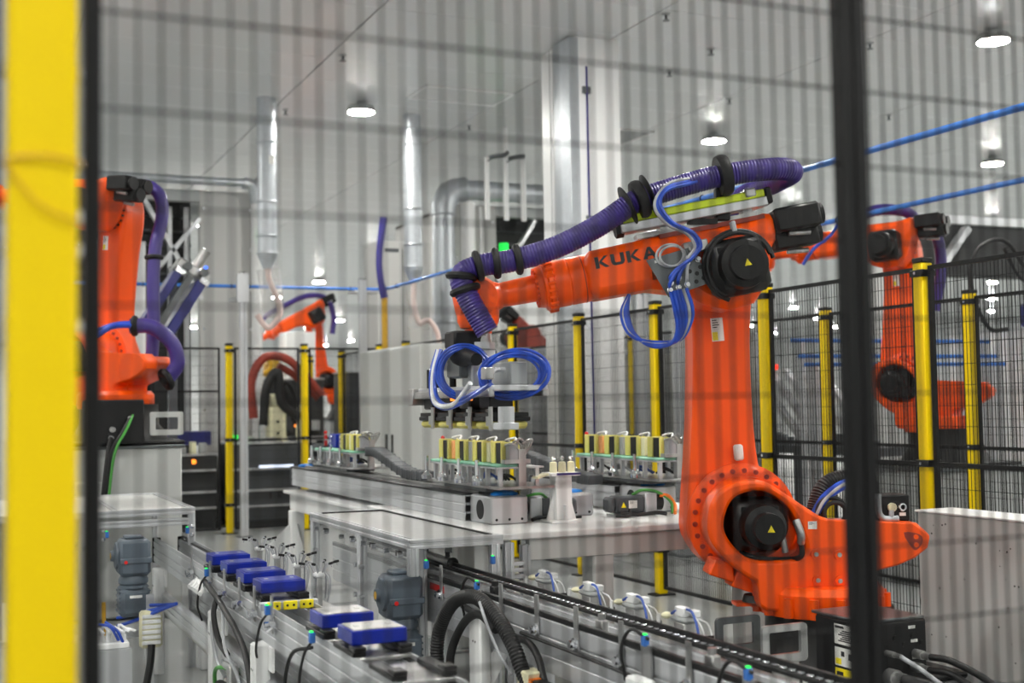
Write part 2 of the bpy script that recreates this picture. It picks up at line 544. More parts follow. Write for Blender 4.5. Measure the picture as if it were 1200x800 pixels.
l2 = ['yellow post of second fence outside the frame at right', 'yellow post of second fence near the right edge', 'yellow post of second fence seen right of the near yellow post', 'yellow post of second fence beside the dark near upright', 'yellow post of second fence behind the orange upper arm', 'yellow post of second fence behind the table', 'yellow post of second fence right of the loop of blue cables', 'yellow post of second fence behind the gripper']
for y, l in zip(ys2, l2):
    yellow_post(SX, y, l)
for k, (a, b) in enumerate(zip(ys2, ys2[1:])):
    fence_panel((SX, a + 0.055), (SX, b - 0.055), ['rightmost', 'second', 'third', 'fourth', 'fifth', 'sixth', 'leftmost'][k] + ' wire mesh panel of the second fence, counted from the right edge')
# back fence y = 15.4
BY = 15.4
for x, l in ((3.09, 'yellow fence post left of the tall aluminium pole'), (4.02, 'yellow fence post right of the tall aluminium pole'), (5.0, 'yellow fence post in the far corner with black band')):
    yellow_post(x, BY, l)
fence_panel((2.18, BY), (2.98, BY), 'wire mesh gate panel in black frame left of the aluminium pole', mid=(1.72,), pitch=0.03)
fence_panel((3.15, BY), (3.96, BY), 'wire mesh panel behind the tall aluminium pole', pitch=0.03)
fence_panel((4.08, BY), (4.95, BY), 'wire mesh panel left of the big white cabinet', pitch=0.03)
for y, l in ((17.1, 'yellow fence post farther back, left of the white cabinet'), (18.8, 'small yellow fence post farthest back beside the grey cabinet')):
    yellow_post(5.0, y, l)
fence_panel((5.0, 15.46), (5.0, 17.04), 'side wire mesh panel running back left of the white cabinet', pitch=0.03)

# blue compressed air pipes
t = thing('air_pipe', 'upper blue compressed air pipe running above the right fence', 'pipe', (FX, 0, 3.0))
obj('pipe', MB().tube([(0, 2.0, 0), (0, 6, 0), (0, 15.2, 0)], 0.021, 12, 1), 'bluepipe', t)
obj('cross_pipe', MB().tube([(0, 15.2, 0), (-0.1, 15.4, 0), (-0.3, 15.42, 0), (-4.2, 15.42, 0)], 0.021, 12, 1), 'bluepipe', t)
for y in (4.6, 7.9, 11.3, 14.9):
    obj('pipe_clip', MB().torus((0, y, 0), (0, 1, 0), 0.024, 0.006, 12, 6), 'black', t)
for x in (-0.45, -1.72, -1.95, -3.0):
    obj('pipe_clip', MB().torus((x, 15.42, 0), (1, 0, 0), 0.024, 0.007, 12, 6), 'black', t)
t = thing('air_pipe', 'lower blue compressed air pipe above the second fence at right', 'pipe', (SX - 0.15, 0, 3.0))
obj('pipe', MB().tube([(0, 2.0, 0), (0, 17, 0)], 0.022, 12, 1), 'bluepipe', t)
for y in (5.9, 8.5, 12.0):
    obj('pipe_clip', MB().torus((0, y, 0), (0, 1, 0), 0.025, 0.006, 12, 6), 'black', t)
def profile_post(x, y, h, w, label, name='aluminium_post', fixtures=True):
    t = thing(name, label, 'post', (x, y, 0))
    m = MB()
    g = w * 0.14
    for sx in (-1, 1):
        for sy in (-1, 1):
            m.box((sx * g, sy * g, 0.01), (sx * w / 2, sy * w / 2, h))
    m.box((-w * 0.32, -w * 0.32, 0.01), (w * 0.32, w * 0.32, h - 0.003))
    obj('profile', m, 'alu', t)
    obj('foot', MB().box((-w, -w, 0), (w, w, 0.012)), 'darksteel', t)
    obj('end_cap', MB().box((-w / 2, -w / 2, h), (w / 2, w / 2, h + 0.006)), 'black', t)
    return t
t = profile_post(3.17, 14.95, 3.12, 0.085, 'tall aluminium pole carrying the blue pipe left of the far robot')
obj('pipe_bracket', MB().box((-0.09, 0.03, 2.80), (0.06, 0.42, 2.84)).box((-0.08, -0.06, 2.76), (0.06, 0.0, 3.1)), 'alu', t)
t = profile_post(4.72, 15.2, 3.1, 0.08, 'aluminium pole carrying the blue pipe above the white cabinet')
obj('pipe_bracket', MB().box((-0.1, 0.0, 2.94), (0.25, 0.3, 2.965)), 'alu', t)

# ---------------------------------------------------------------- robots
def rays(poly, c, n):
    """sample a star-shaped outline at n even angles around c"""
    out = []
    for k in range(n):
        a = 2 * math.pi * k / n
        d = (math.cos(a), math.sin(a))
        best = None
        for i in range(len(poly)):
            x0, y0 = poly[i][0] - c[0], poly[i][1] - c[1]
            x1, y1 = poly[(i + 1) % len(poly)][0] - c[0], poly[(i + 1) % len(poly)][1] - c[1]
            ex, ey = x1 - x0, y1 - y0
            den = d[0] * ey - d[1] * ex
            if abs(den) < 1e-9: continue
            t = (x0 * ey - y0 * ex) / den
            u = (x0 * d[1] - y0 * d[0]) / den
            if t > 0 and -1e-6 <= u <= 1 + 1e-6 and (best is None or t > best):
                best = t
        best = best or 0.05
        out.append((c[0] + d[0] * best, c[1] + d[1] * best))
    return out
def smooth2(poly, sub=4):
    P = [Vector((p[0], p[1], 0)) for p in poly]
    Q = spline([P[-1]] + P + [P[0], P[1]], sub)
    return [(q.x, q.y) for q in Q[sub:sub * (len(P) + 1)]]
def circ(c, r, n, a0=0.0, a1=2 * math.pi):
    return [(c[0] + r * math.cos(a0 + (a1 - a0) * k / n), c[1] + r * math.sin(a0 + (a1 - a0) * k / n)) for k in range(n)]
COLUMN = [(.584, .701), (.559, .795), (.5, .850), (.422, .871), (.334, .873), (.25, .826), (.117, .736), (.049, .70), (-.075, .679), (-.348, .672), (-.406, .652), (-.428, .602), (-.402, .546), (-.303, .492), (-.185, .464), (-.10, .43), (-.1, .30), (.34, .30), (.331, .395), (.433, .465), (.526, .55), (.574, .619)]
HOLE = [(.512, .673), (.482, .774), (.424, .818), (.327, .827), (.232, .769), (.177, .684), (.145, .578), (.181, .530), (.278, .518), (.393, .528), (.468, .586)]
LINK = [(.255, -.06), (.25, .06), (.225, .216), (.19, .45), (.155, .765), (.145, .924), (.15, 1.06), (.12, 1.21), (.04, 1.30), (-.06, 1.30), (-.14, 1.22), (-.155, 1.06), (-.125, .823), (-.105, .425), (-.12, .19), (-.18, .06), (-.24, -.08), (-.17, -.2), (0, -.27), (.17, -.2)]
def servo(M, r, l, parent, cat=None):
    """black servo motor along +y of M: flange body with a round cap and warning mark"""
    o = obj('servo_motor', MB(M).box((-r * .98, 0, -r * .98), (r * .98, l * .62, r * .98), r * .25).lathe((0, l * .62, 0), (0, 1, 0), [(0, r * .86), (l * .22, r * .82), (l * .26, r * .6), (l * .38, r * .58)], 24), 'black', parent)
    return o
def sticker(M, w, h, parent, yellow=True):
    """small label plate in the x,z plane of M, facing +y"""
    s = obj('sticker', MB(M).box((0, 0, 0), (w, 0.0015, h)), 'stickerwhite', parent)
    m = MB(M)
    for k in range(4):
        m.box((w * .12, 0.0015, h * (.88 - .1 * k)), (w * (.5 + .09 * (k % 3)), 0.0022, h * (.92 - .1 * k)))
    obj('print', m, 'print', s)
    if yellow:
        obj('warning_field', MB(M).box((w * .05, 0.0015, h * .04), (w * .5, 0.0022, h * .4)), 'stickeryellow', s)
    return s
def bolts(mb, c, r, n, br, y0, y1, a0=0.0, a1=2 * math.pi):
    for k in range(n):
        a = a0 + (a1 - a0) * k / n
        x, z = c[0] + r * math.cos(a), c[1] + r * math.sin(a)
        mb.cyl((x, y0, z), (x, y1, z), br, 8)
    return mb
def robot(label, loc, heading, tilt, pitch, wrist=-90, detail=1, hose=True, name='industrial_robot', mo='orange', base_rz=0.0):
    t = thing(name, label, 'robot', loc, 'orange industrial robots')
    H = RZ(heading)
    B = RZ(base_rz)
    th, p = R(tilt), R(pitch)
    # base
    obj('base', MB(B).box((-.42, -.42, 0), (.42, .42, .03), .01).lathe((0, 0, .03), (0, 0, 1), [(0, .36), (.05, .34), (.12, .29), (.27, .285)], 32), 'black', t)
    obj('turntable', MB(H).lathe((0.04, 0, .27), (0, 0, 1), [(0, .275), (.025, .285), (.10, .285), (.13, .26)], 36), mo, t)
    m = MB(H)
    for k in range(16):
        a = 2 * math.pi * k / 16
        m.cyl((.04 + .290 * math.cos(a), .290 * math.sin(a), .275), (.04 + .290 * math.cos(a), .290 * math.sin(a), .36), .022, 8)
    if detail: parts('turntable_rib', m, mo, t)
    c = (.33, .67)
    N = 84
    outer, inner = rays(smooth2(COLUMN, 3), c, N), rays(smooth2(HOLE, 4), c, N)
    col = obj('rotating_column', MB(H).ring(outer, inner, .02, .16), mo, t, bevel=.02)
    obj('bearing_ring', MB(H).ring(circ((.35, .675), .205, 48), circ((.35, .675), .165, 48), -.15, .03), mo, col)
    obj('rear_body', MB(H).prism([(.27, .30), (.30, .44), (.18, .55), (.10, .66), (-.04, .665), (-.33, .655), (-.39, .60), (-.28, .50), (-.10, .44), (-.09, .30)], -.2, .03), mo, col, bevel=.02)
    obj('gear_flange', MB(H).lathe((.35, -.17, .675), (0, 1, 0), [(0, .262), (.012, .262), (.02, .245), (.03, .205)], 40), mo, col)
    mid = [(q[0] * .86 + c[0] * .14, q[1] * .86 + c[1] * .14) for q in inner]
    obj('gear_housing', MB(H).prism(mid, -.14, -.10), 'redbrown', col)
    servo(H @ TR(.35, -.10, .675), .115, .42, t)
    L = H @ Matrix(((math.cos(th), 0, math.sin(th), .35), (0, 1, 0, 0), (-math.sin(th), 0, math.cos(th), .675), (0, 0, 0, 1)))
    link = obj('link_arm', MB(L).prism(smooth2(LINK, 3), -.40, -.17), mo, t, bevel=.03)
    obj('arm_bolt', bolts(MB(L), (0, 0), .228, 26, .012, -.17, -.138), 'redbrown', link, kind='stuff')
    obj('arm_bolt', bolts(MB(L), (0, 1.15), .15, 22, .009, -.172, -.155), 'black', link, kind='stuff')
    sticker(L @ TR(.06, -.17, .84) @ Matrix.Diagonal((-1, 1, 1, 1)), .058, .11, link)
    a3 = L @ Vector((0, 0, 1.151))
    Fm = TR(*a3) @ H @ Matrix(((math.cos(p), 0, -math.sin(p), 0), (0, 1, 0, 0), (math.sin(p), 0, math.cos(p), 0), (0, 0, 0, 1)))
    # forearm casting
    cast = [(-.237, .231), (-.10, .206), (.188, .214), (.62, .206), (.66, .18), (.66, .02), (.62, -.012), (.38, -.016), (.24, -.06), (.15, -.14), (.04, -.18), (-.07, -.17), (-.15, -.09), (-.2, .06), (-.235, .09)]
    fa = obj('forearm', MB(Fm).prism(cast, -.155, .125), mo, t, bevel=.045)
    tb = obj('forearm_tube', MB(Fm).lathe((.60, -.015, .096), (1, 0, 0), [(0, .10), (.05, .109), (.125, .109), (.128, .106), (.133, .106), (.136, .109), (.20, .108), (.205, .119), (.225, .119), (.232, .112), (.245, .112), (.25, .098), (.275, .092), (.28, .062), (.45, .056)], 36), mo, t)
    m = MB(Fm)
    for k in range(22):
        a = 2 * math.pi * k / 22
        for (s0, s1, rr) in ((.797, .835, .118), (.855, .885, .083)):
            m.cyl((s0, -.015 + rr * math.cos(a), .096 + rr * math.sin(a)), (s1, -.015 + rr * math.cos(a), .096 + rr * math.sin(a)), .008, 8)
    obj('flange_bolt', m, mo, tb, kind='stuff')
    obj('arm_seam', MB(Fm).lathe((.661, -.015, .096), (1, 0, 0), [(0, .1105), (.004, .1105)], 36), 'redbrown', tb)
    servo(Fm @ TR(0, .10, 0), .128, .27, t)
    # rear motors
    for k, (yy, zz) in enumerate(((-.09, .17), (.06, .175), (-.02, .10))):
        mm = obj('rear_motor', MB(Fm).box((-.45, yy - .062, zz - .055), (-.236, yy + .062, zz + .055), .012).cyl((-.47, yy, zz), (-.45, yy, zz), .048, 16), 'black', t)
        obj('connector', MB(Fm).cyl((-.40, yy, zz - .075), (-.30, yy, zz - .062), .013, 10), 'steel', mm)
    # wrist
    ws, wz = 1.15, .096
    W = Fm @ TR(ws, -.015, wz) @ Matrix.Rotation(-R(wrist) + p, 4, 'Y')
    fk = obj('wrist', MB(Fm).lathe((1.04, -.015, .096), (1, 0, 0), [(0, .056), (.03, .07), (.06, .10), (.12, .108), (.16, .10), (.2, .085), (.22, .05)], 28).sph((1.15, -.015, .096), (.108, .112, .108), 24, 14), mo, t)
    hand = obj('wrist_hand', MB(W).lathe((-.02, 0, 0), (1, 0, 0), [(0, .09), (.07, .098), (.12, .095), (.15, .08), (.155, .062), (.175, .062)], 28), mo, t)
    obj('axis_cap', bolts(MB(Fm).lathe((1.15, .095, .096), (0, 1, 0), [(0, .085), (.008, .085), (.012, .05)], 28), (1.15, .096), .066, 12, .007, .1, .112), mo, fk)
    obj('tool_flange', MB(W).lathe((.155, 0, 0), (1, 0, 0), [(0, .06), (.03, .062), (.04, .062)], 24), 'steel', hand)
    t['h'] = heading
    return t, H, L, Fm, W
main, H, L, Fm, W = robot('large orange six-axis robot in front with KUKA lettering, handling a suction gripper', (3.663, 4.728, .272), R(160), 4.0, -10.6)
# lettering
def letters(parent):
    hh, wd, st, gap = .052, .062, .0175, .0105
    sh = {'K': [[(0, 0), (st, 0), (st, hh), (0, hh)], [(st, hh * .42), (st + .004, hh * .62), (wd * .72, hh), (wd, hh), (wd * .5, hh * .55), (wd, 0), (wd * .7, 0), (wd * .3, hh * .43)]],
          'U': [[(0, hh), (0, hh * .28), (wd * .08, hh * .1), (wd * .22, 0), (wd * .78, 0), (wd * .92, hh * .1), (wd, hh * .28), (wd, hh), (wd - st, hh), (wd - st, hh * .32), (wd * .68, hh * .24), (wd * .32, hh * .24), (st, hh * .32), (st, hh)]],
          'A': [[(0, 0), (st * 1.1, 0), (wd * .5, hh * .74), (wd * .62, hh * .42), (wd * .40, hh * .42), (wd * .32, hh * .22), (wd * .7, hh * .22), (wd * .82, 0), (wd * 1.08, 0), (wd * .64, hh), (wd * .42, hh)]]}
    x = .612
    for ch in 'KUKA':
        m = MB(Fm)
        for poly in sh[ch]:
            m.prism([(x - q[0], .117 + q[1]) for q in poly], .124, .1275)
        o = obj('letter', m, 'print', parent)
        o['label'] = 'black letter ' + ch
        x -= wd + gap
fore = [c for c in main.children if c.name.startswith('forearm') and 'tube' not in c.name][0]
letters(fore)
for o in main.children:
    if o.name.startswith('servo_motor'):
        pass
def tri(M, parent):
    o = obj('warning_triangle', MB(M).prism([(-.016, -.014), (.016, -.014), (0, .016)], 0, .0015), 'stickeryellow', parent)
servos = [c for c in main.children if c.name.startswith('servo_motor')]
tri(H @ TR(.345, .321, .675), servos[0])
tri(Fm @ TR(0, .372, 0), servos[1])
# main robot: column details
col = [c for c in main.children if c.name.startswith('rotating_column')][0]
for (x, z) in ((.105, .545), (.0, .54), (.1, .43), (.0, .425)):
    b = obj('boss', MB(H).cyl((x, .155, z), (x, .172, z), .022, 14), 'orange', col)
    obj('boss_screw', MB(H).cyl((x, .172, z), (x, .178, z), .010, 10), 'steel', col)
obj('tail_recess', MB(H).prism(smooth2([(-.30, .63), (-.37, .62), (-.385, .59), (-.36, .555), (-.335, .56)], 3), .157, .163), 'redbrown', col)
for z in (.61, .575):
    obj('boss_screw', MB(H).cyl((-.353, .163, z), (-.353, .169, z), .011, 10), 'orange', col)
sticker(H @ TR(.135, .1605, .655) @ Matrix.Diagonal((-1, 1, 1, 1)), .04, .034, col, False)
obj('scale_tab', MB(L).box((-.03, -.165, .275), (.012, -.13, .35), .008), 'stickerwhite', main)
obj('column_bracket', MB(H).box((.33, -.08, .30), (.43, .02, .315)), 'orange', col)
for (x, z) in ((.50, .47), (.40, .415)):
    obj('stop_block', MB(H).prism([(x + .03, z + .05), (x + .06, z - .02), (x - .06, z - .06), (x - .05, z + .03)], -.10, .05), 'orange', col, bevel=.008)
obj('buffer', MB(H).lathe((.33, .0, .37), (0, 0, -1), [(0, .02), (.02, .025), (.02, .06), (.05, .07), (.055, .03)], 18), 'rubber', col)
obj('motor_plug', MB(H).tube([(.20, .2, .70), (.185, .22, .64), (.18, .2, .60)], .017, 10).cyl((.25, .16, .62), (.24, .16, .555), .014, 10), 'steel', main)
obj('motor_cable', MB(H).tube([(.18, .2, .60), (.175, .18, .54), (.22, .12, .52), (.35, .1, .525), (.42, .06, .55)], .012, 8), 'rubber', main)
# rear of the column: cable bundle, control box, lifting hook
obj('cable_bundle', MB(H).tube([(.06, .02, .71), (-.0, .0, .83), (-.12, -.02, .86), (-.22, -.05, .80), (-.26, -.08, .66)], .045, 12, rib=.004), 'rubber', main)
obj('blue_hose', MB(H).tube([(.09, .07, .70), (.03, .06, .79), (-.08, .05, .855), (-.2, .0, .82)], .012, 8).tube([(.075, .08, .70), (.02, .08, .78), (-.09, .07, .835), (-.2, .02, .79)], .012, 8), 'bluecable', main)
obj('grey_hose', MB(H).tube([(.082, .095, .70), (.025, .09, .785), (-.085, .08, .85), (-.2, .03, .80)], .008, 8), 'greycable', main)
obj('rear_cable', MB(H).torus((-.0, .08, .72), (0, 1, 0), .065, .012, 24, 8).torus((-.01, .1, .715), (0, 1, 0), .05, .010, 24, 8), 'rubber', main)
obj('hose_ring', MB(H).torus((-.19, -.05, .82), (.5, 1, 0), .055, .02, 24, 10), 'blackmatte', main)
bx = obj('control_box', MB(H).box((-.37, -.09, .672), (-.17, .06, .79), .006), 'blackmatte', main)
obj('round_connector', MB(H).cyl((-.285, .06, .735), (-.285, .075, .735), .020, 14), 'cream', bx)
obj('round_connector', MB(H).torus((-.335, .065, .735), (0, 1, 0), .014, .006, 14, 6), 'chrome', bx)
obj('sticker', MB(H).box((-.35, .0601, .695), (-.32, .0615, .71)), 'stickerwhite', bx)
obj('lifting_hook', MB(H).tube([(-.205, .11, .80), (-.205, .11, .73), (-.215, .11, .70), (-.24, .11, .687), (-.295, .11, .687)], .015, 10).cyl((-.265, .11, .672), (-.265, .11, .725), .012, 8), 'galv', main)
# base junction box and brackets are square to the hall
jb = obj('junction_box', MB().box((-.354, -.672, .0), (-.035, -.36, .335), .008), 'blackmatte', main)
obj('box_lid', MB().box((-.35, -.668, .335), (-.04, -.33, .347), .004), 'darksteel', jb)
for k, (z0, z1, m_) in enumerate(((.235, .315, 'stickerwhite'), (.148, .222, 'stickerwhite'), (.04, .138, 'stickeryellow'))):
    o = obj('rating_plate', MB().box((-.3555, -.62, z0), (-.354, -.49, z1)), m_, jb)
    m = MB()
    if k == 0:
        for q in range(6):
            m.box((-.3565, -.615 + .003 * q, z0 + .012 + .008 * q), (-.3555, -.515 - .012 * (q % 3), z0 + .017 + .008 * q))
        m.box((-.3565, -.55, z1 - .016), (-.3555, -.495, z1 - .006))
    elif k == 1:
        m.box((-.3565, -.60, z0 + .03), (-.3555, -.575, z0 + .055)).box((-.3565, -.55, z0 + .04), (-.3555, -.53, z0 + .06))
        obj('warning_field', MB().box((-.3565, -.53, z0 + .006), (-.3555, -.495, z0 + .03)), 'stickeryellow', jb)
    else:
        m.cyl((-.3555, -.605, z0 + .065), (-.3565, -.605, z0 + .065), .007, 10).box((-.3565, -.612, z0 + .03), (-.3555, -.598, z0 + .057)).box((-.3565, -.612, z0 + .008), (-.3555, -.607, z0 + .032)).box((-.3565, -.603, z0 + .008), (-.3555, -.598, z0 + .032))
        m.box((-.3565, -.54, z0 + .07), (-.3555, -.50, z0 + .085)).box((-.3565, -.565, z0 + .045), (-.3555, -.51, z0 + .05))
        obj('red_mark', MB().box((-.3565, -.56, z0 + .012), (-.3555, -.52, z0 + .026)), 'red', jb)
    obj('print', m, 'print', o)
def plug(x, z, r, pts, mcab='rubber', parent=jb):
    o = obj('plug', MB().cyl((x, -.672, z), (x, -.72, z), r * 1.35, 12).cyl((x, -.72, z), (x, -.76, z), r * 1.1, 12), 'steel', parent)
    obj('cable', MB().tube([(x, -.75, z)] + pts, r, 10), mcab, parent)
plug(-.10, .20, .014, [(-.06, -.85, .19), (.02, -1.0, .10), (.08, -1.1, -.1), (.1, -1.1, -.255)])
plug(-.11, .15, .014, [(-.07, -.86, .14), (-.0, -1.0, .03), (.03, -1.1, -.15), (.04, -1.1, -.255)])
plug(-.235, .12, .026, [(-.17, -.86, .10), (-.05, -1.0, .0), (.06, -1.12, -.2), (.07, -1.15, -.24)])
plug(-.245, .215, .009, [(-.2, -.85, .16), (-.1, -.98, .03), (0, -1.1, -.2), (0, -1.12, -.255)], 'greycable')
plug(-.24, .05, .010, [(-.2, -.82, .04), (-.13, -.95, -.1), (-.1, -1.0, -.25)])
m = MB()
for (x, z) in ((-.13, .30), (-.12, .245), (-.115, .178), (-.235, .075), (-.235, .02)):
    m.box((x, -.6735, z), (x + .034, -.672, z + .012))
parts('tag_strip', m, 'stickerwhite', jb)
m = MB()
for k in range(6):
    m.cyl((-.29 + .045 * k, -.672, .27 - .03 * (k % 2)), (-.29 + .045 * k, -.676, .27 - .03 * (k % 2)), .010, 10)
parts('blind_plug', m, 'black', jb)
def rect(x0, z0, x1, z1, r, n=4):
    out = []
    for (cx, cz, a) in ((x1 - r, z1 - r, 0), (x0 + r, z1 - r, 90), (x0 + r, z0 + r, 180), (x1 - r, z0 + r, 270)):
        for k in range(n + 1):
            out.append((cx + r * math.cos(R(a + 90 * k / n)), cz + r * math.sin(R(a + 90 * k / n))))
    return out
for (x, y, mm) in ((-.79, -.28, 'darksteel'), (-.74, -.53, 'steel')):
    f = obj('fork_bracket', MB().ring(rect(x, .19, x + .215, .34, .018), rect(x + .032, .225, x + .183, .312, .008), y - .008, y + .008), mm, main)
    obj('bracket_foot', MB().box((x + .05, y - .008, .03), (x + .17, y + .008, .192)).box((x + .04, y - .05, .0), (x + .40, y + .10, .03)), mm, f)
    parts('anchor_bolt', MB().cyl((x + .06, y - .03, .03), (x + .06, y - .03, .06), .016, 8).cyl((x + .19, y - .03, .03), (x + .19, y - .03, .06), .016, 8), 'chrome', f)
obj('base_tag', MB().box((-.60, -.60, .06), (-.575, -.598, .13)), 'stickerwhite', main)
# plinth under the robot
t = thing('robot_plinth', 'dark steel plinth plate under the large orange robot', 'plinth', (3.663, 4.728, 0))
obj('plate', MB().box((-.86, -.72, .22), (.5, .5, .271), .006), 'darksteel', t)
obj('column', MB().box((-.45, -.45, 0.02), (.42, .42, .22)), 'greydark', t)
obj('ground_plate', MB().box((-.6, -.6, 0), (.6, .6, .02)), 'darksteel', t)
# hose package along the arm (r, offset, z)
def HP(*pts): return [H @ Vector((a, b, c - .272)) for (a, b, c) in pts]
hose_pts = HP((.53, -.46, .88), (.50, -.46, 1.3), (.45, -.465, 1.9), (.38, -.5, 2.28), (.26, -.45, 2.49), (.14, -.2, 2.54), (.13, .05, 2.545), (.25, .15, 2.54), (.465, .15, 2.514), (.63, .15, 2.475), (.796, .15, 2.426), (.873, .15, 2.4), (1.048, .15, 2.286), (1.24, .15, 2.192), (1.431, .14, 2.137), (1.564, .12, 2.119), (1.655, .12, 2.075), (1.63, .14, 1.98), (1.545, .15, 1.82))
obj('corrugated_hose', MB().tube(hose_pts, .052, 20, 8, rib=.0035, pitch=.014), 'purple', main)
def clampring(p, d, r0, w, extra=True):
    o = obj('hose_clamp', MB().lathe(HP(p)[0] - (H.to_3x3() @ Vector(d)).normalized() * w / 2, H.to_3x3() @ Vector(d), [(0, .052), (0.003, r0), (w * .35, r0 * 1.08), (w * .65, r0 * 1.08), (w - .003, r0), (w, .052)], 24), 'blackmatte', main)
    return o
clampring((.475, .15, 2.512), (1, 0, -.2), .088, .055)
c_ = clampring((.855, .15, 2.406), (1, 0, -.4), .082, .05)
clampring((.815, .15, 2.422), (1, 0, -.4), .092, .014)
clampring((.91, .15, 2.378), (1, 0, -.5), .085, .016)
for p, d in (((1.405, .14, 2.142), (1, 0, -.18)), ((1.50, .13, 2.127), (1, 0, -.12)), ((1.58, .12, 2.117), (1, 0, -.25)), ((1.655, .12, 2.07), (.1, 0, -1)), ((1.64, .13, 2.01), (-.3, 0, -1))):
    o = obj('hose_ring', MB().torus(HP(p)[0], H.to_3x3() @ Vector(d), .055, .017, 24, 8), 'blackmatte', main)
obj('clamp_bracket', MB(H @ TR(.47, .1, 2.512 - .272)).box((-.03, -.02, -.20), (.035, .03, -.05), .006).box((.03, -.02, -.215), (.16, .03, -.19)), 'blackmatte', main)
# lime linear unit on top of the forearm
LU = Fm
lu = obj('retract_unit', MB(LU).box((-.21, .04, .25), (.47, .15, .290), .004), 'alu', main)
obj('lime_cover', MB(LU).box((-.205, .05, .290), (.455, .145, .326), .006), 'limeyellow', lu)
obj('end_block', MB(LU).prism(circ((.0, .0), .045, 8, R(22.5), R(382.5)), 0, .02), 'black', lu) if False else obj('end_block', MB(LU).cyl((.455, .095, .285), (.49, .095, .285), .05, 8), 'blackmatte', lu)
obj('end_block', MB(LU).box((-.235, .04, .255), (-.205, .15, .33), .006), 'blackmatte', lu)
obj('mount_rail', MB(LU).box((-.16, .03, .215), (.40, .11, .235)).box((-.14, .03, .235), (-.10, .11, .262)).box((.25, .03, .235), (.29, .11, .262)), 'steel', lu)
obj('slide_block', MB(LU).box((-.165, .04, .300), (-.115, .155, .338), .006), 'steel', lu)
obj('mount_plate', MB(LU).box((-.19, .02, .196), (.30, .12, .216)), 'redbrown', lu)
# connector plate on the side of the arm
cp = obj('connector_plate', MB(Fm).prism([(.40, .105), (.335, -.075), (.13, -.045), (.19, .125)], .205, .211), 'darksteel', main)
obj('plate_stand', MB(Fm).box((.19, .12, .02), (.37, .206, .06)), 'black', main)
m = MB(Fm)
for (s, z) in ((.325, -.045), (.285, -.04), (.245, -.035), (.315, -.015), (.275, .0), (.225, .055), (.175, .065)):
    m.lathe((s, .211, z), (0, 1, 0), [(0, .014), (.012, .014), (.014, .010), (.03, .009)], 10)
parts('gland', m, 'chrome', cp)
m = MB(Fm)
for (s, z) in ((.19, .005), (.165, -.02), (.20, -.03), (.22, .02), (.17, .03)):
    m.cyl((s, .2105, z), (s, .2118, z), .010, 12)
parts('hole', m, 'black', cp)
obj('sticker', MB(Fm).box((.33, .211, .085), (.365, .2125, .097)), 'stickerwhite', cp)
obj('valve_block', MB(Fm).box((.11, .13, .10), (.22, .20, .15), .004).cyl((.15, .2, .125), (.15, .23, .125), .012, 10).cyl((.195, .2, .115), (.195, .23, .115), .012, 10), 'steel', main)
# black cable loop around the elbow motor
pts = [Fm @ Vector((.158 * math.cos(a), .22, .158 * math.sin(a))) for a in [R(178 - 15 * k) for k in range(17)]]
obj('motor_cable', MB().tube(pts, .010, 8), 'rubber', main)
pts = [Fm @ Vector((.145 * math.cos(a), .24, .145 * math.sin(a))) for a in [R(170 - 16 * k) for k in range(15)]]
obj('motor_cable', MB().tube(pts, .010, 8), 'rubber', main)
obj('cable_tie', MB(Fm).box((-.02, .20, .15), (.0, .24, .20), .004), 'greycable', main)
def FP(*pts): return [Fm @ Vector(p) for p in pts]
# blue and grey line bundle from the hose clamp over the arm to the plate, and hanging loops below
for k in range(7):
    o1, o2 = .011 * (k % 3) - .011, .010 * (k // 3) - .01
    mm = ('bluecable', 'bluecable', 'greycable', 'bluecable', 'bluecable', 'greycable', 'bluecable')[k]
    end = [(.325, -.03), (.285, -.02), (.245, -.02), (.315, .0), (.275, .015), (.225, .07), (.30, -.0)][k]
    obj('pneumatic_line', MB().tube(FP((.0 + o1, .17, .405 + o2), (.13, .19 + o2, .415 + o1), (.25, .24 + o2, .40 + o1), (.315 + o1, .275 + o2, .33), (.28 + o1, .28 + o2, .24), (.20 + o1, .275 + o2, .18), (.175 + o1, .27 + o2, .12), (.21 + o1, .265 + o2, .08), (end[0] * .6 + .09, .25, end[1] * .4 + .04), (end[0], .245, end[1] + .012), (end[0], .225, end[1])), .0085 if mm != 'greycable' else .007, 8, 5), mm, main)
for k in range(6):
    o1 = .016 * k
    w = (0, .03, .06, .09, .0, .03)[k]
    obj('pneumatic_loop', MB().tube(FP((.325 - o1 * .9, .22, -.05), (.322 - o1, .215, -.14), (.325 - .8 * o1, .20, -.22 + .2 * o1), (.36 - .5 * o1, .17, -.275 + .1 * o1), (.44, .14, -.27 + .004 * k), (.50 + .004 * k, .11, -.20), (.505 + .006 * k, .08, -.10), (.48, .06, -.02)), .0085, 8, 5), 'bluecable' if k != 4 else 'greycable', main)
obj('white_cable_coil', MB(Fm).torus((.295, .225, .105), (.1, 1, .1), .05, .005, 24, 6, 1.2).torus((.285, .23, .10), (-.1, 1, .1), .045, .005, 24, 6, 1.3), 'greycable', main)

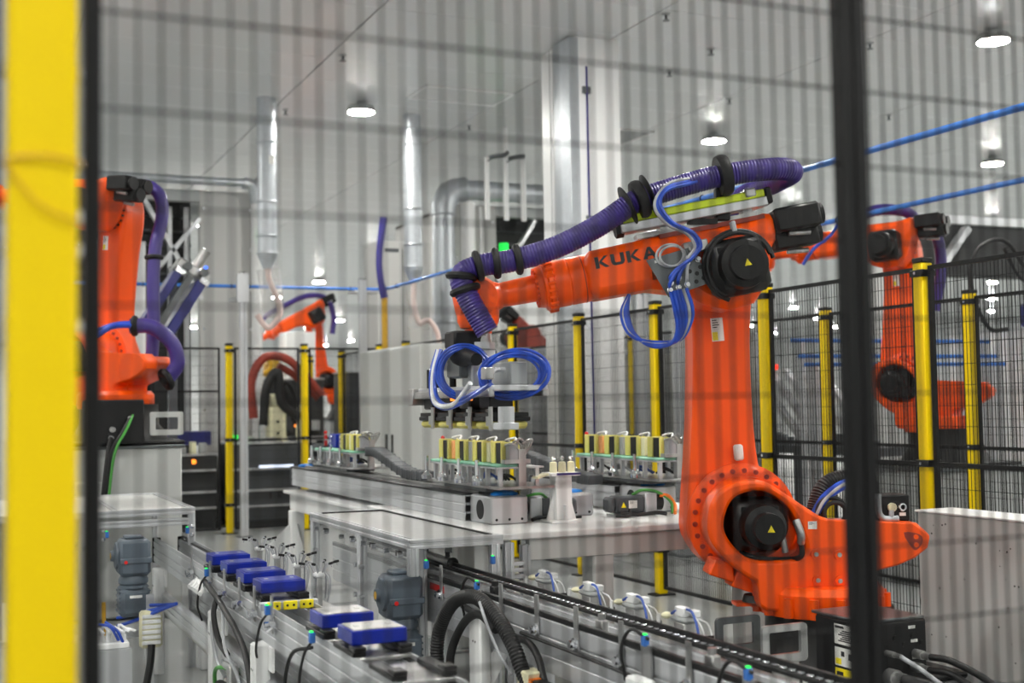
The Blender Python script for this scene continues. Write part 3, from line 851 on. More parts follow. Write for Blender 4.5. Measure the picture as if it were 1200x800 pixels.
# ---------------------------------------------------------------- gripper below the wrist (array runs along the hall)
fl = W @ Vector((.195, 0, 0)) + Vector((3.663, 4.728, .272))
GX, GY, GZ = fl.x, fl.y, fl.z
g = thing('suction_gripper', 'suction gripper with four pale yellow cups and blue air lines under the robot wrist', 'gripper', (GX, GY, GZ))
obj('adapter', MB().cyl((0, 0, 0), (0, 0, -.03), .075, 20).box((-.06, -.06, -.20), (.06, .06, -.03), .008), 'alu', g)
pl = obj('carrier_plate', MB().box((-.13, -.47, -.225), (.12, .47, -.20), .004), 'alu', g)
parts('side_rail', MB().box((-.15, -.46, -.25), (-.12, .48, -.215), .004).box((.10, -.46, -.25), (.13, .48, -.215), .004), 'steel', pl)
obj('end_block', MB().box((-.16, .45, -.28), (-.08, .52, -.20), .004), 'steel', pl)
obj('hose_end', MB().cyl((-.14, .19, -.085), (-.02, .15, -.085), .042, 18).cyl((-.02, .15, -.085), (.03, .14, -.085), .055, 18), 'steel', g)
obj('hose_bore', MB().cyl((-.142, .191, -.085), (-.13, .187, -.085), .030, 18), 'black', g)
obj('tool_changer', MB().box((-.10, -.02, -.16), (.09, .15, -.03), .01), 'darksteel', g)
obj('hose_funnel', MB().box((-.14, -.06, -.03), (.02, .07, .05), .01).lathe((-.1, -.02, -.055), (0, -1, -.15), [(0, .05), (.06, .05), (.09, .035), (.2, .028)], 14), 'blackmatte', g)
for k in range(4):
    y = .37 - .23 * k
    u = obj('suction_unit', MB().box((-.11, y - .06, -.30), (.0, y + .06, -.225), .006).box((-.12, y - .085, -.335), (.06, y + .085, -.315), .003).cyl((-.05, y, -.315), (-.05, y, -.30), .04, 12), 'black', g)
    obj('suction_cup', MB().box((-.12, y - .08, -.385), (.06, y + .08, -.35), .012), 'paleyellow', u)
    obj('cup_holder', MB().box((-.125, y - .09, -.352), (.065, y + .09, -.334), .003), 'blackmatte', u)
    obj('pin', MB().cyl((-.13, y - .115, -.39), (-.13, y - .115, -.29), .010, 8).cyl((-.13, y - .1, -.37), (-.13, y - .1, -.33), .016, 8), 'steel', u)
obj('end_sensor', MB().box((-.13, -.57, -.38), (-.08, -.51, -.29), .003).box((-.14, -.59, -.385), (-.07, -.48, -.355), .003), 'alu', g)
obj('valve_island', MB().box((-.02, -.40, -.20), (.06, -.20, -.10), .006), 'greymid', g)
m = MB()
for k in range(7):
    m.cyl((-.06, -.43 + .03 * k, -.135), (-.08, -.43 + .03 * k, -.135), .010, 8).tube([(-.08, -.43 + .03 * k, -.135), (-.11, -.44 + .03 * k, -.14), (-.14, -.47 + .02 * k, -.17)], .006, 6)
parts('valve_port', m, 'greycable', g, 2)
for k in range(6):
    q = .011 * (k % 3)
    a0 = k * .3
    pts = []
    for j in range(25):
        a = 2 * math.pi * j / 24 + R(100)
        e_ = (.098 + q) * math.cos(a)
        pts.append((-.105 + .914 * e_ - .012 * (k // 3), -.09 - .407 * e_ - .01 * (k // 3), -.135 + (.10 + q) * math.sin(a)))
    obj('air_line_loop', MB().tube(pts, .006, 7, 2, closed=True), 'bluecable', g)
for k in range(7):
    q = .010 * (k % 4)
    pts = []
    for j in range(25):
        a = 2 * math.pi * j / 24
        e_ = (.118 + q) * math.cos(a)
        pts.append((-.01 + .914 * e_ - .012 * (k // 4), -.42 - .407 * e_ - .012 * math.sin(a * 2 + k), -.155 + (.075 + q) * math.sin(a) + .25 * e_ * (.4 if k % 2 else .15)))
    obj('air_line_loop', MB().tube(pts, .006, 7, 2, closed=True), 'bluecable', g)
obj('grey_air_line', MB().tube([(-.17, .06, -.03), (-.20, .055, -.14), (-.21, .03, -.25), (-.21, -.08, -.285), (-.2, -.22, -.27), (-.18, -.34, -.19)], .011, 8), 'white', g)
obj('blue_air_line', MB().tube([(-.165, .04, -.03), (-.2, .03, -.14), (-.205, .0, -.24), (-.2, -.12, -.28), (-.19, -.3, -.25), (-.18, -.5, -.21)], .009, 8).tube([(-.165, .09, -.03), (-.2, .085, -.14), (-.205, .05, -.26), (-.2, -.1, -.295), (-.19, -.3, -.265), (-.18, -.55, -.2)], .009, 8), 'bluecable', g)
obj('line_coupling', MB().box((-.22, -.60, -.18), (-.18, -.55, -.13), .004), 'steel', g)
m = MB()
for y in (.42, .33, .12):
    m.cyl((-.08, y, -.20), (-.08, y, -.11), .016, 10)
parts('vacuum_fitting', m, 'black', g)
m = MB()
for y in (.28, .05, -.15):
    m.box((-.115, y - .015, -.262), (-.1, y + .015, -.245))
parts('status_led', m, 'ledorange', g)

# ---------------------------------------------------------------- other robots
lr, lH, lL, lF, lW = robot('orange robot on grey pedestal behind the large yellow post at left', (1.17, 9.95, 1.25), R(128), -4, 5, detail=0)
t = thing('robot_pedestal', 'light grey pedestal box under the left orange robot', 'pedestal', (1.1, 9.95, 0))
obj('body', MB().box((-.36, -.45, 0.02), (.46, .45, 1.24), .012), 'grey', t)
obj('top_plate', MB().box((-.38, -.47, 1.225), (.48, .47, 1.249), .004), 'darksteel', t)
obj('rear_box', MB().box((-.30, -.62, 0.8), (-.12, -.45, 1.0), .006), 'grey', t)
jb2 = obj('junction_box', MB().box((-.30, -.60, .02), (.10, -.36, .33), .01), 'blackmatte', lr)
obj('connector', MB().cyl((-.12, -.60, .12), (-.12, -.64, .12), .02, 10).cyl((-.0, -.60, .2), (-.0, -.64, .2), .015, 10).cyl((-.13, -.6, .06), (-.13, -.64, .06), .018, 10), 'steel', jb2)
obj('cable', MB().tube([(.0, -.63, .2), (-.06, -.68, .10), (-.14, -.72, -.05), (-.18, -.70, -.4)], .013, 8).tube([(-.13, -.63, .06), (-.16, -.7, -.05), (-.2, -.7, -.4)], .018, 8), 'rubber', jb2)
obj('ground_cable', MB().tube([(.02, -.62, .22), (-.04, -.70, .11), (-.12, -.74, -.05), (-.16, -.72, -.4)], .009, 8), 'greencable', jb2)
obj('fork_bracket', MB().ring(rect(.16, .07, .40, .24, .015), rect(.20, .11, .36, .20, .008), -.46, -.44), 'grey', lr)
obj('corrugated_hose', MB(TR(-.16, 0, 0)).tube([(.26, .22, 1.95), (.36, .12, 2.0), (.46, .05, 1.93), (.48, .0, 1.75), (.42, -.05, 1.5), (.40, -.08, 1.2), (.40, -.10, .9), (.38, -.12, .62)], .05, 14, 6, rib=.003, pitch=.02), 'purple', lr)
obj('corrugated_hose', MB(TR(-.10, 0, 0)).tube([(.15, -.25, .88), (.30, -.30, .87), (.44, -.32, .75), (.48, -.32, .60), (.42, -.30, .50)], .058, 14, 6, rib=.003, pitch=.02), 'purple', lr)
parts('hose_ring', MB().torus((.08, -.26, .88), (1, -.3, 0), .055, .025, 20, 8).torus((.30, -.30, .48), (1, .2, .5), .06, .03, 20, 8).torus((.25, -.05, 1.42), (0, 0, 1), .055, .02, 20, 8), 'blackmatte', lr)
obj('blue_line', MB().tube([(-.2, -.30, .80), (-.08, -.33, .87), (.08, -.30, .88), (.16, -.26, .88)], .02, 8).tube([(-.2, -.27, .84), (-.05, -.30, .89), (.1, -.28, .90)], .018, 8), 'bluecable', lr)
rr_, rH, *_ = robot('orange robot seen through the mesh at right, behind the black upright', (6.9, 7.98, 1.0), R(122), 2, -3, detail=0)
rr_.location = (7.5, 8.1, .95)
obj('corrugated_hose', MB(rH).tube([(.28, -.3, 2.05), (.16, -.36, 2.02), (.10, -.4, 1.85), (.10, -.4, 1.6), (.16, -.4, 1.3)], .05, 14, 6, rib=.003, pitch=.02), 'purple', rr_)
obj('top_hose', MB(rH).tube([(.70, .05, 2.10), (.5, .0, 2.16), (.3, -.1, 2.14), (.25, -.25, 2.08)], .05, 12, 6, rib=.003, pitch=.02), 'purple', rr_)
obj('blue_line', MB(rH).tube([(.75, .15, 2.1), (.85, .2, 1.95), (1.0, .2, 1.85), (1.1, .2, 1.72)], .015, 8), 'bluecable', rr_)
t = thing('robot_pedestal', 'grey pedestal under the robot behind the right fence', 'pedestal', (7.5, 8.1, 0))
obj('body', MB().box((-.42, -.42, .02), (.42, .42, .92), .012), 'greymid', t)
obj('top_plate', MB().box((-.45, -.45, .92), (.45, .45, .949), .004), 'darksteel', t)
fr_, *_ = robot('small far orange robot above the back fence, arm reaching left', (6.4, 21.6, 1.3), R(175), 10, -28, detail=0)
t = thing('robot_pedestal', 'grey pedestal under the small far robot', 'pedestal', (6.4, 21.6, 0))
obj('body', MB().box((-.42, -.42, .02), (.42, .42, 1.27), .012), 'greymid', t)
obj('top_plate', MB().box((-.45, -.45, 1.27), (.45, .45, 1.299), .004), 'darksteel', t)
obj('corrugated_hose', MB().tube([(-.25, 0, 1.5), (-.22, 0, 1.8), (-.35, 0, 2.12), (-.7, 0, 2.16), (-1.1, -.05, 1.98), (-1.5, -.1, 1.75), (-1.62, -.1, 1.4)], .05, 12, 6, rib=.003, pitch=.02), 'purple', fr_)
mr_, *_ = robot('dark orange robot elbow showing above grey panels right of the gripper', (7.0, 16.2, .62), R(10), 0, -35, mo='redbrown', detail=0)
t = thing('robot_pedestal', 'low grey pedestal behind the panels right of the gripper', 'pedestal', (7.0, 16.2, 0))
obj('body', MB().box((-.42, -.42, .02), (.42, .42, .59), .012), 'greymid', t)
obj('top_plate', MB().box((-.45, -.45, .59), (.45, .45, .619), .004), 'darksteel', t)
obj('black_hose', MB().tube([(.3, .1, 1.95), (.1, 0, 2.12), (-.15, 0, 2.1), (-.25, 0, 1.9)], .04, 12, 6), 'rubber', mr_)

# ---------------------------------------------------------------- conveyors and tables
def aluprof(mb, lo, hi, axis, g=.008):
    """extruded profile: a core and two lips on each visible side, leaving slots"""
    lo, hi = list(lo), list(hi)
    others = [k for k in range(3) if k != axis]
    core_lo, core_hi = list(lo), list(hi)
    for k in others:
        core_lo[k] += g * .8; core_hi[k] -= g * .8
    mb.box(core_lo, core_hi)
    a, b = others
    for sa in (0, 1):
        for sb in (0, 1):
            l, h = list(lo), list(hi)
            wa, wb = (hi[a] - lo[a]) * .36, (hi[b] - lo[b]) * .36
            if sa: l[a] = hi[a] - wa
            else: h[a] = lo[a] + wa
            if sb: l[b] = hi[b] - wb
            else: h[b] = lo[b] + wb
            mb.box(l, h, .002)
    return mb
def beam_side(mb, x0, x1, y0, y1, z0, z1):
    """conveyor side beam: grooves run along y"""
    n = 3
    h = (z1 - z0) / n
    mb.box((x0 + .006, y0, z0), (x1 - .006, y1, z1))
    for k in range(n):
        mb.box((x0, y0, z0 + h * k + .004), (x1, y1, z0 + h * (k + 1) - .004), .002)
    return mb
def sensor(parent, x, y, z, led='ledgreen', face=-1):
    s = obj('sensor', MB().box((x - .010, y - .012, z - .02), (x + .010, y + .012, z + .016), .003), 'bluepipe', parent)
    obj('status_led', MB().box((x - .009, y - .011, z + .016), (x + .004, y + .004, z + .021), .002), led, s)
    return s
def steel_bracket(parent, x, y, z0, z1, w=.03):
    b = obj('bracket', MB().box((x - .003, y - w / 2, z0), (x + .003, y + w / 2, z1)), 'steel', parent)
    obj('bolt', MB().cyl((x - .003, y, z0 + .03), (x - .03, y, z0 + .03), .014, 8).cyl((x - .003, y, z0 + .03), (x - .012, y, z0 + .03), .022, 10), 'chrome', b)
    return b
def white_leg(parent, x, y, z1, w=.07, d=.055):
    l = obj('leg', MB().box((x - d / 2, y - w / 2, 0.0), (x + d / 2, y + w / 2, z1), .008), 'white', parent)
    obj('screw_hole', MB().cyl((x - d / 2 - .001, y - .012, z1 - .1), (x - d / 2 + .002, y - .012, z1 - .1), .005, 8).cyl((x - d / 2 - .001, y + .012, z1 - .1), (x - d / 2 + .002, y + .012, z1 - .1), .005, 8), 'black', l)
    return l
# left conveyor
C1 = thing('pallet_conveyor', 'left pallet conveyor of grey profiles carrying blue modules', 'conveyor', (1.13, 0, 0))
for x0, x1, nm in ((0, .04, 'side_beam'), (.15, .19, 'side_beam')):
    obj(nm, beam_side(MB(), x0, x1, 2.6, 7.93, .585, .715), 'alu', C1)
for x in (.012, .162):
    obj('transport_belt', MB().box((x, 2.6, .715), (x + .016, 7.93, .722)), 'black', C1)
    obj('guide_rail', MB().box((x - .008 if x < .1 else x + .018, 2.6, .715), (x - .002 if x < .1 else x + .024, 7.93, .735)), 'alu', C1)
for k in range(9):
    y = 3.0 + .6 * k
    obj('cross_member', MB().box((.04, y, .60), (.15, y + .04, .64)), 'alu', C1)
parts('end_cap', MB().box((-.005, 7.93, .58), (.045, 7.945, .73), .003).box((.145, 7.93, .58), (.195, 7.945, .73), .003), 'black', C1)
for y in (7.5, 5.78, 4.9, 3.6):
    white_leg(C1, -.035, y, .6, .075, .06)
    white_leg(C1, .225, y, .6, .075, .06)
    obj('leg_bracket', MB().prism([(-.005, .45), (.0, .59), (.0, .45)], y - .02, y + .02).box((-.01, y - .1, .5), (.0, y + .1, .59)), 'white', C1)
for x0 in (-.02, .17):
    obj('return_beam', beam_side(MB(), x0, x0 + .04, 3.2, 7.6, .36, .46), 'alu', C1)
obj('drip_tray', MB().box((.0, 3.2, .33), (.19, 7.5, .345)), 'steel', C1)
for y in (6.55, 6.05, 5.71, 5.39, 5.10, 4.80):
    steel_bracket(C1, -.01, y, .65, .79)
    obj('stop_cylinder', MB().cyl((-.02, y - .06, .69), (-.02, y + .03, .66), .012, 8), 'chrome', C1)
for y in (6.05, 4.80, 4.15):
    sensor(C1, -.02, y + .03, .735)
    obj('sensor_cable', MB().tube([(-.02, y + .03, .72), (-.05, y + .02, .68), (-.06, y + .05, .58), (-.03, y + .1, .5)], .005, 6), 'rubber', C1)
obj('cable_bundle', MB().tube([(-.025, 6.1, .69), (-.04, 5.7, .66), (-.045, 5.45, .62), (-.05, 5.3, .60), (-.05, 5.1, .53), (-.06, 4.95, .42), (-.06, 4.9, .2)], .013, 10).tube([(-.03, 5.75, .67), (-.06, 5.7, .6), (-.055, 5.62, .5), (-.04, 5.5, .45)], .013, 8), 'rubber', C1)
obj('grey_cable', MB().tube([(-.03, 5.8, .66), (-.06, 5.75, .55), (-.06, 5.65, .42), (-.05, 5.5, .36)], .008, 6).tube([(-.04, 5.6, .62), (-.07, 5.4, .5), (-.06, 5.2, .42), (-.05, 5.1, .3)], .007, 6), 'greycable', C1)
obj('loop_cable', MB().tube([(-.02, 4.18, .70), (-.06, 4.3, .66), (-.07, 4.35, .52), (-.05, 4.22, .42), (-.03, 4.05, .4)], .007, 6), 'rubber', C1)
m = MB()
for k in range(5):
    y = 6.35 - .07 * k
    m.cyl((-.03, y, .66), (-.06, y - .03, .64), .012, 8).cyl((-.02, y, .67), (-.02, y - .05, .65), .010, 8)
parts('air_fitting', m, 'white', C1, 2)
parts('blue_air_line', MB().tube([(-.28, 7.35, .40), (-.18, 7.25, .43), (-.05, 7.0, .46), (-.02, 6.95, .47)], .010, 6).tube([(-.28, 7.33, .36), (-.2, 7.22, .39), (-.05, 7.0, .455), (-.02, 6.95, .47)], .010, 6).tube([(-.28, 7.31, .32), (-.2, 7.2, .36), (-.05, 7.0, .45), (-.02, 6.95, .47)], .010, 6), 'bluecable', C1)
obj('grease_line', MB().tube([(-.02, 5.35, .40), (-.06, 5.5, .40), (-.07, 5.62, .36), (-.06, 5.65, .25)], .009, 8), 'greencable', C1)
obj('actuator', MB().cyl((-.05, 5.62, .30), (-.05, 5.42, .32), .024, 12), 'rubber', C1)
obj('actuator_head', MB().box((-.07, 5.30, .25), (-.03, 5.37, .44), .006).cyl((-.05, 5.42, .32), (-.05, 5.37, .32), .026, 10).cyl((-.05, 5.5, .41), (-.05, 5.36, .42), .016, 10), 'steel', C1)
# pallets with blue modules
def pallet(y, module, label, x=1.225, zt=.722):
    t = thing('work_pallet', label, 'pallet', (x, y, zt), 'black work pallets on the left conveyor')
    obj('plate', MB().box((-.085, -.13, 0), (.085, .13, .012), .002), 'steel', t)
    for sx in (-1, 1):
        obj('locating_block', MB().box((sx * .075 - .022, -.11, .012), (sx * .075 + .022, .11, .03), .003), 'black', t)
        obj('locating_block', MB().box((sx * .075 - .02, -.12, .03), (sx * .075 + .02, -.06, .043), .003), 'black', t)
    if module:
        b = thing('battery_module', module, 'battery module', (x, y, zt + .043), 'blue battery modules on the left conveyor')
        obj('case', MB().box((-.09, -.08, 0), (.09, .08, .044), .003), 'bluemodule', b)
        obj('top_film', MB().box((-.08, -.07, .044), (.08, .07, .047), .002), 'steel' if y < 4.5 else 'bluemodule', b)
        obj('terminal', MB().box((-.06, -.012, .047), (-.045, .012, .0485)).box((.045, -.012, .047), (.06, .012, .0485)), 'steel', b)
    return t
for y, a, b in ((6.15, 'blue battery module farthest back of the row of four', 'black work pallet under the farthest of the four blue modules'), (5.80, 'blue battery module second from the back in the row of four', 'black work pallet under the second blue module from the back'),
                (5.45, 'blue battery module third from the back in the row of four', 'black work pallet under the third blue module from the back'), (5.12, 'blue battery module at the front of the row of four, by the yellow tags', 'black work pallet behind the yellow tags'),
                (4.22, 'rear of the two blue modules with silver top', 'black work pallet under the rear silver-topped module'), (3.88, 'front of the two blue modules with silver top', 'black work pallet under the front silver-topped module'),
                (3.50, None, 'empty work pallet with black blocks at the bottom edge')):
    pallet(y, a, b)
t = thing('stop_unit', 'small stop unit with three yellow tags at the front of the four modules', 'stop unit', (1.225, 4.90, .722))
obj('crossbar', MB().box((-.13, -.015, 0), (.10, .015, .03), .003), 'alu', t)
for x in (-.075, -.01, .055):
    q = obj('yellow_tag', MB().box((x - .03, -.022, -.002), (x + .025, -.015, .032), .004), 'stickeryellow', t)
    obj('hole', MB().cyl((x - .015, -.0235, .015), (x - .015, -.022, .015), .005, 8).cyl((x + .01, -.0235, .015), (x + .01, -.022, .015), .005, 8), 'blackmatte', q)
# probe heads along the right of the left conveyor
def probe(x, y, z, label):
    t = thing('probe_unit', label, 'probe unit', (x, y, z), 'white probe units beside the modules')
    obj('stand', MB().box((-.012, -.012, -.80), (.012, .012, .0), .002), 'steel', t)
    b = obj('head', MB().box((-.022, -.022, 0), (.022, .022, .02), .005), 'white', t)
    m = MB()
    for k in range(6):
        a = k * 1.05
        m.tube([(.02 * math.cos(a), .02 * math.sin(a), .02), (.04 * math.cos(a), .04 * math.sin(a), .055), (.07 * math.cos(a), .05 * math.sin(a), .06), (.08 * math.cos(a), .06 * math.sin(a), .045)], .0035, 6, 4)
    parts('probe_wire', m, 'greycable', t)
    m = MB()
    for k in range(6):
        a = k * 1.05
        m.cyl((.06 * math.cos(a), .05 * math.sin(a), .058), (.085 * math.cos(a), .062 * math.sin(a), .062), .006, 6)
    parts('probe_tip', m, 'blackmatte', t)
    obj('cable_drop', MB().tube([(.03, 0, .02), (.045, -.01, .0), (.042, -.02, -.05), (.03, -.02, -.10)], .004, 8).tube([(.02, -.02, .02), (.032, -.035, -.01), (.03, -.04, -.08)], .004, 8).tube([(.01, .02, .02), (.035, .02, .0), (.03, .01, -.09)], .004, 8), 'greycable', t)
    return t
for y, lb in ((6.25, 'white wired probe unit beside the farthest blue module'), (5.88, 'white wired probe unit beside the second blue module'), (5.50, 'white wired probe unit beside the third blue module'), (5.15, 'white wired probe unit beside the front module of the four')):
    probe(1.40, y, .80, lb)
    x = 1.36
for o in [o for o in bpy.data.objects if o.name.startswith('stand') and o.parent and o.parent.name.startswith('probe_unit')]:
    pass
# right conveyor
C2 = thing('pallet_conveyor', 'right conveyor with chain rail running under the aluminium frame to the front', 'conveyor', (2.04, 0, 0))
obj('side_beam', beam_side(MB(), 0, .035, 2.3, 7.2, .50, .70), 'alu', C2)
obj('side_beam', beam_side(MB(), .135, .17, 2.3, 7.2, .50, .70), 'alu', C2)
obj('guide_rail', MB().box((-.002, 2.3, .70), (.018, 7.2, .722), .003), 'black', C2)
obj('chain_rail', MB().box((.14, 2.3, .715), (.175, 7.2, .73), .003).box((.165, 2.3, .73), (.178, 7.2, .75), .002), 'black', C2)
cm = MB()
y = 2.4
while y < 5.7:
    cm.box((.145, y, .73), (.161, y + .026, .738), .003)
    y += .042
obj('roller_chain', cm, 'chrome', C2, kind='stuff')
obj('slide_bed', MB().box((.035, 2.3, .66), (.135, 7.2, .675)), 'steel', C2)
for y in (5.4, 4.72, 4.38, 4.05, 3.72, 3.3):
    steel_bracket(C2, -.006, y, .62, .78)
for y in (4.9, 3.95, 3.25):
    obj('roller_post', MB().box((.03, y - .025, .70), (.06, y + .025, .745), .004).cyl((.045, y, .745), (.045, y, .765), .014, 10), 'steel' if y < 4.5 else 'rubber', C2)
for y in (4.96, 3.55, 2.98):
    sensor(C2, -.012, y, .745)
    obj('sensor_bracket', MB().box((-.012, y - .03, .62), (-.004, y + .03, .73)), 'steel', C2)
    obj('sensor_cable', MB().tube([(-.012, y - .02, .75), (-.03, y + .06, .77), (-.045, y + .10, .70), (-.03, y + .1, .6)], .006, 6), 'rubber', C2)
obj('red_label', MB().box((-.0025, 5.38, .655), (-.0005, 5.56, .685), 0), 'red', C2)
obj('end_bracket', MB().box((-.012, 5.60, .44), (-.001, 5.92, .70), .003), 'darksteel', C2)
for y in (4.82, 3.5):
    white_leg(C2, -.06, y, .64, .12, .05)
    obj('leg_brace', MB().prism([(-.035, .36), (-.035, .50), (.06, .52)], y - .06, y - .05), 'white', C2)
obj('grey_hose', MB().tube([(-.02, 5.1, .64), (-.03, 4.8, .615), (-.03, 4.55, .60), (-.035, 4.40, .60), (-.04, 4.30, .56), (-.05, 4.2, .46), (-.05, 4.0, .38), (-.05, 3.75, .36)], .014, 10).tube([(-.02, 4.5, .62), (-.02, 3.9, .62), (-.02, 3.2, .61)], .007, 6), 'rubber', C2)
bh = obj('braided_hose', MB().tube([(-.16, 5.02, .30), (-.15, 5.08, .46), (-.14, 5.05, .58), (-.13, 4.92, .69), (-.12, 4.72, .735), (-.11, 4.54, .69), (-.10, 4.40, .60), (-.09, 4.32, .50), (-.08, 4.25, .44)], .030, 14, 8, rib=.003, pitch=.014), 'rubber', C2)
obj('braided_hose', MB().tube([(-.12, 4.98, .28), (-.12, 5.0, .45), (-.10, 4.9, .6), (-.09, 4.75, .66), (-.08, 4.6, .62)], .018, 10, 8), 'rubber', C2)
obj('signal_cable', MB().tube([(-.14, 4.62, .73), (-.16, 4.5, .66), (-.15, 4.40, .56), (-.13, 4.34, .50)], .006, 6), 'greycable', C2)
m = MB()
for k in range(3):
    m.box((-.10, 4.12 - .005 * k, .40 + .035 * k), (-.05, 4.24 - .005 * k, .428 + .035 * k), .006)
parts('connector', m, 'black', C2)
obj('orange_connector', MB().box((-.105, 4.23, .39), (-.06, 4.25, .50), .002), 'orangecable', C2)
obj('connector_case', MB().box((-.11, 4.25, .38), (-.04, 4.34, .52), .006), 'cream', C2)
obj('lower_tray', MB().box((-.28, 3.4, .28), (-.05, 4.6, .30)).box((-.29, 3.4, .28), (-.275, 4.6, .34)), 'alu', C2)
# probe units right of the chain rail
for k, (y, lb) in enumerate(((4.97, 'white valve unit right of the chain rail, farthest back'), (4.55, 'white valve unit right of the chain rail, second from the back'), (4.19, 'white valve unit right of the chain rail, third from the back'), (3.84, 'white valve unit right of the chain rail, nearest the front'))):
    t = thing('valve_unit', lb, 'valve unit', (2.36, y, 0), 'white valve units along the chain rail')
    obj('stand', MB().box((-.03, -.035, .55), (.03, .035, .73), .003).box((-.06, -.035, .55), (.06, .035, .56)), 'steel', t)
    obj('foot', MB().box((-.02, -.02, 0), (.02, .02, .55)), 'alu', t)
    obj('wiring_clip', MB().box((-.025, -.125, .66), (.035, -.115, .70), .002), 'blackmatte', t)
    obj('body', MB().box((-.035, -.05, .73), (.035, .06, .75), .008), 'greymid', t)
    obj('pad', MB().sph((-.03, .08, .745), (.022, .022, .012), 12, 6), 'cream', t)
    obj('white_block', MB().box((-.03, -.03, .75), (.0, .03, .785), .004).box((.0, -.05, .75), (.03, -.01, .775), .004), 'white', t)
    obj('label_tag', MB().box((-.055, .09, .69), (-.05, .11, .75)), 'white', t)
    m = MB()
    for q in (0, 3):
        m.tube([(-.02 + .012 * q, .04, .75), (-.02 + .012 * q, .01, .772 - .006 * q), (-.015 + .012 * q, -.06, .768 - .008 * q), (-.01 + .01 * q, -.11, .735), (-.0 + .01 * q, -.12, .69)], .003, 6, 4)
    parts('air_line', m, 'white', t)
    obj('blue_line', MB().tube([(-.03, .05, .755), (-.025, .01, .772), (-.012, -.05, .776), (-.02, -.10, .735), (-.02, -.12, .66)], .005, 6), 'paleblue', t)
# gear motors
def gear_motor(x, y, z, label):
    t = thing('gear_motor', label, 'gear motor', (x, y, z), 'dark grey gear motors', 0.0)
    b = obj('gearbox', MB().box((-.085, -.085, -.20), (.085, .085, 0), .02).box((-.05, -.05, 0), (.05, .05, .018), .006).box((-.078, -.092, -.13), (.088, .088, -.10), .004), 'motorgrey', t)
    obj('shaft_flange', MB().lathe((-.085, 0, -.09), (-1, 0, 0), [(0, .075), (.012, .072), (.014, .05), (.02, .03), (.035, .028)], 20), 'motorgrey', b)
    obj('shaft_hole', MB().cyl((-.119, 0, -.09), (-.121, 0, -.09), .018, 14), 'goldyellow', b)
    obj('oil_plug', MB().cyl((-.05, -.085, -.12), (-.05, -.095, -.12), .010, 10), 'red', b)
    n = obj('adapter', MB().lathe((0, 0, -.20), (0, 0, -1), [(0, .07), (.02, .08), (.04, .08), (.05, .07), (.065, .085)], 24), 'motorgrey', t)
    mo = MB().box((-.08, -.08, -.42), (.08, .08, -.265), .018).box((-.06, -.092, -.40), (.07, -.07, -.285), .006)
    for k in range(5):
        mo.box((-.085, -.07, -.40 + .028 * k), (.085, .07, -.39 + .028 * k), .003)
    mo = obj('motor', mo, 'motorgrey', t)
    obj('nameplate', MB().box((-.03, -.0935, -.315), (.035, -.092, -.30)), 'stickerwhite', mo)
    return t
gear_motor(.925, 7.25, .80, 'dark grey gear motor at the left end of the left conveyor')
gear_motor(1.89, 5.55, .735, 'dark grey gear motor beside the right conveyor, below the frame corner')
# left aluminium frame with panel top
F1 = thing('machine_enclosure', 'aluminium frame with panel top at the far end of the left conveyor', 'frame', (0, 0, 0))
zt = .93
for (x, y, nm) in ((1.30, 7.6, 'leg'), (1.30, 9.05, 'leg'), (.76, 7.6, 'leg'), (.69, 7.6, 'leg'), (.60, 7.6, 'leg'), (.30, 9.05, 'leg')):
    obj('leg', aluprof(MB(), (x - .02, y - .02, 0), (x + .02, y + .02, zt - .04), 2), 'alu', F1)
for (lo, hi, ax) in (((.2, 7.58, zt - .04), (1.32, 7.62, zt), 0), ((.2, 9.03, zt - .04), (1.32, 9.07, zt), 0), ((1.28, 7.62, zt - .04), (1.32, 9.03, zt), 1), ((.86, 7.62, zt - .04), (.90, 9.03, zt), 1), ((.2, 7.62, zt - .04), (.24, 9.03, zt), 1), ((.78, 7.58, zt - .10), (1.28, 7.62, zt - .06), 0), ((.2, 7.58, .2), (1.1, 7.62, .24), 0)):
    obj('profile', aluprof(MB(), lo, hi, ax), 'alu', F1)
obj('top_panel', MB().box((.90, 7.62, zt - .02), (1.28, 9.03, zt - .008)), 'grey', F1)
obj('top_panel', MB().box((.24, 7.62, zt - .02), (.86, 9.03, zt - .008)), 'grey', F1)
obj('back_panel', MB().box((.24, 9.04, .25), (1.28, 9.05, zt - .04)), 'grey', F1)
sensor(F1, .82, 7.56, .80)
sensor(F1, 1.27, 7.56, .80)
m = MB()
for (x, z) in ((.80, .82), (.80, .77), (1.30, .82), (1.30, .77), (.65, .75), (.70, .73)):
    m.sph((x, 7.57, z), .014, 8, 6)
parts('bolt', m, 'chrome', F1)
obj('yellow_cable', MB().tube([(.80, 7.55, .42), (.80, 7.54, .3), (.79, 7.5, .0)], .012, 8), 'goldyellow', F1)
t = thing('valve_island', 'white valve island with blue lines below the left gear motor', 'valve island', (1.0, 7.15, 0))
obj('post', MB().box((-.02, .0, 0), (.02, .03, .5)), 'alu', t)
obj('body', MB().box((-.06, -.05, .22), (.06, .0, .42), .012), 'cream', t)
m = MB()
for k in range(6):
    m.box((-.05, -.06, .24 + .028 * k), (.05, -.05, .26 + .028 * k), .003)
parts('valve', m, 'white', t)
obj('black_cable', MB().tube([(.0, -.06, .24), (-.01, -.08, .15), (-.04, -.1, .0)], .02, 8), 'rubber', t)
t = thing('fitting_cluster', 'small cluster of white air fittings and blue lines at lower left', 'air fittings', (.72, 6.55, 0))
obj('stand', MB().box((-.1, -.08, 0), (.1, .08, .34)), 'alu', t)
obj('manifold', MB().box((-.09, -.06, .34), (.09, .06, .37), .005), 'white', t)
m = MB()
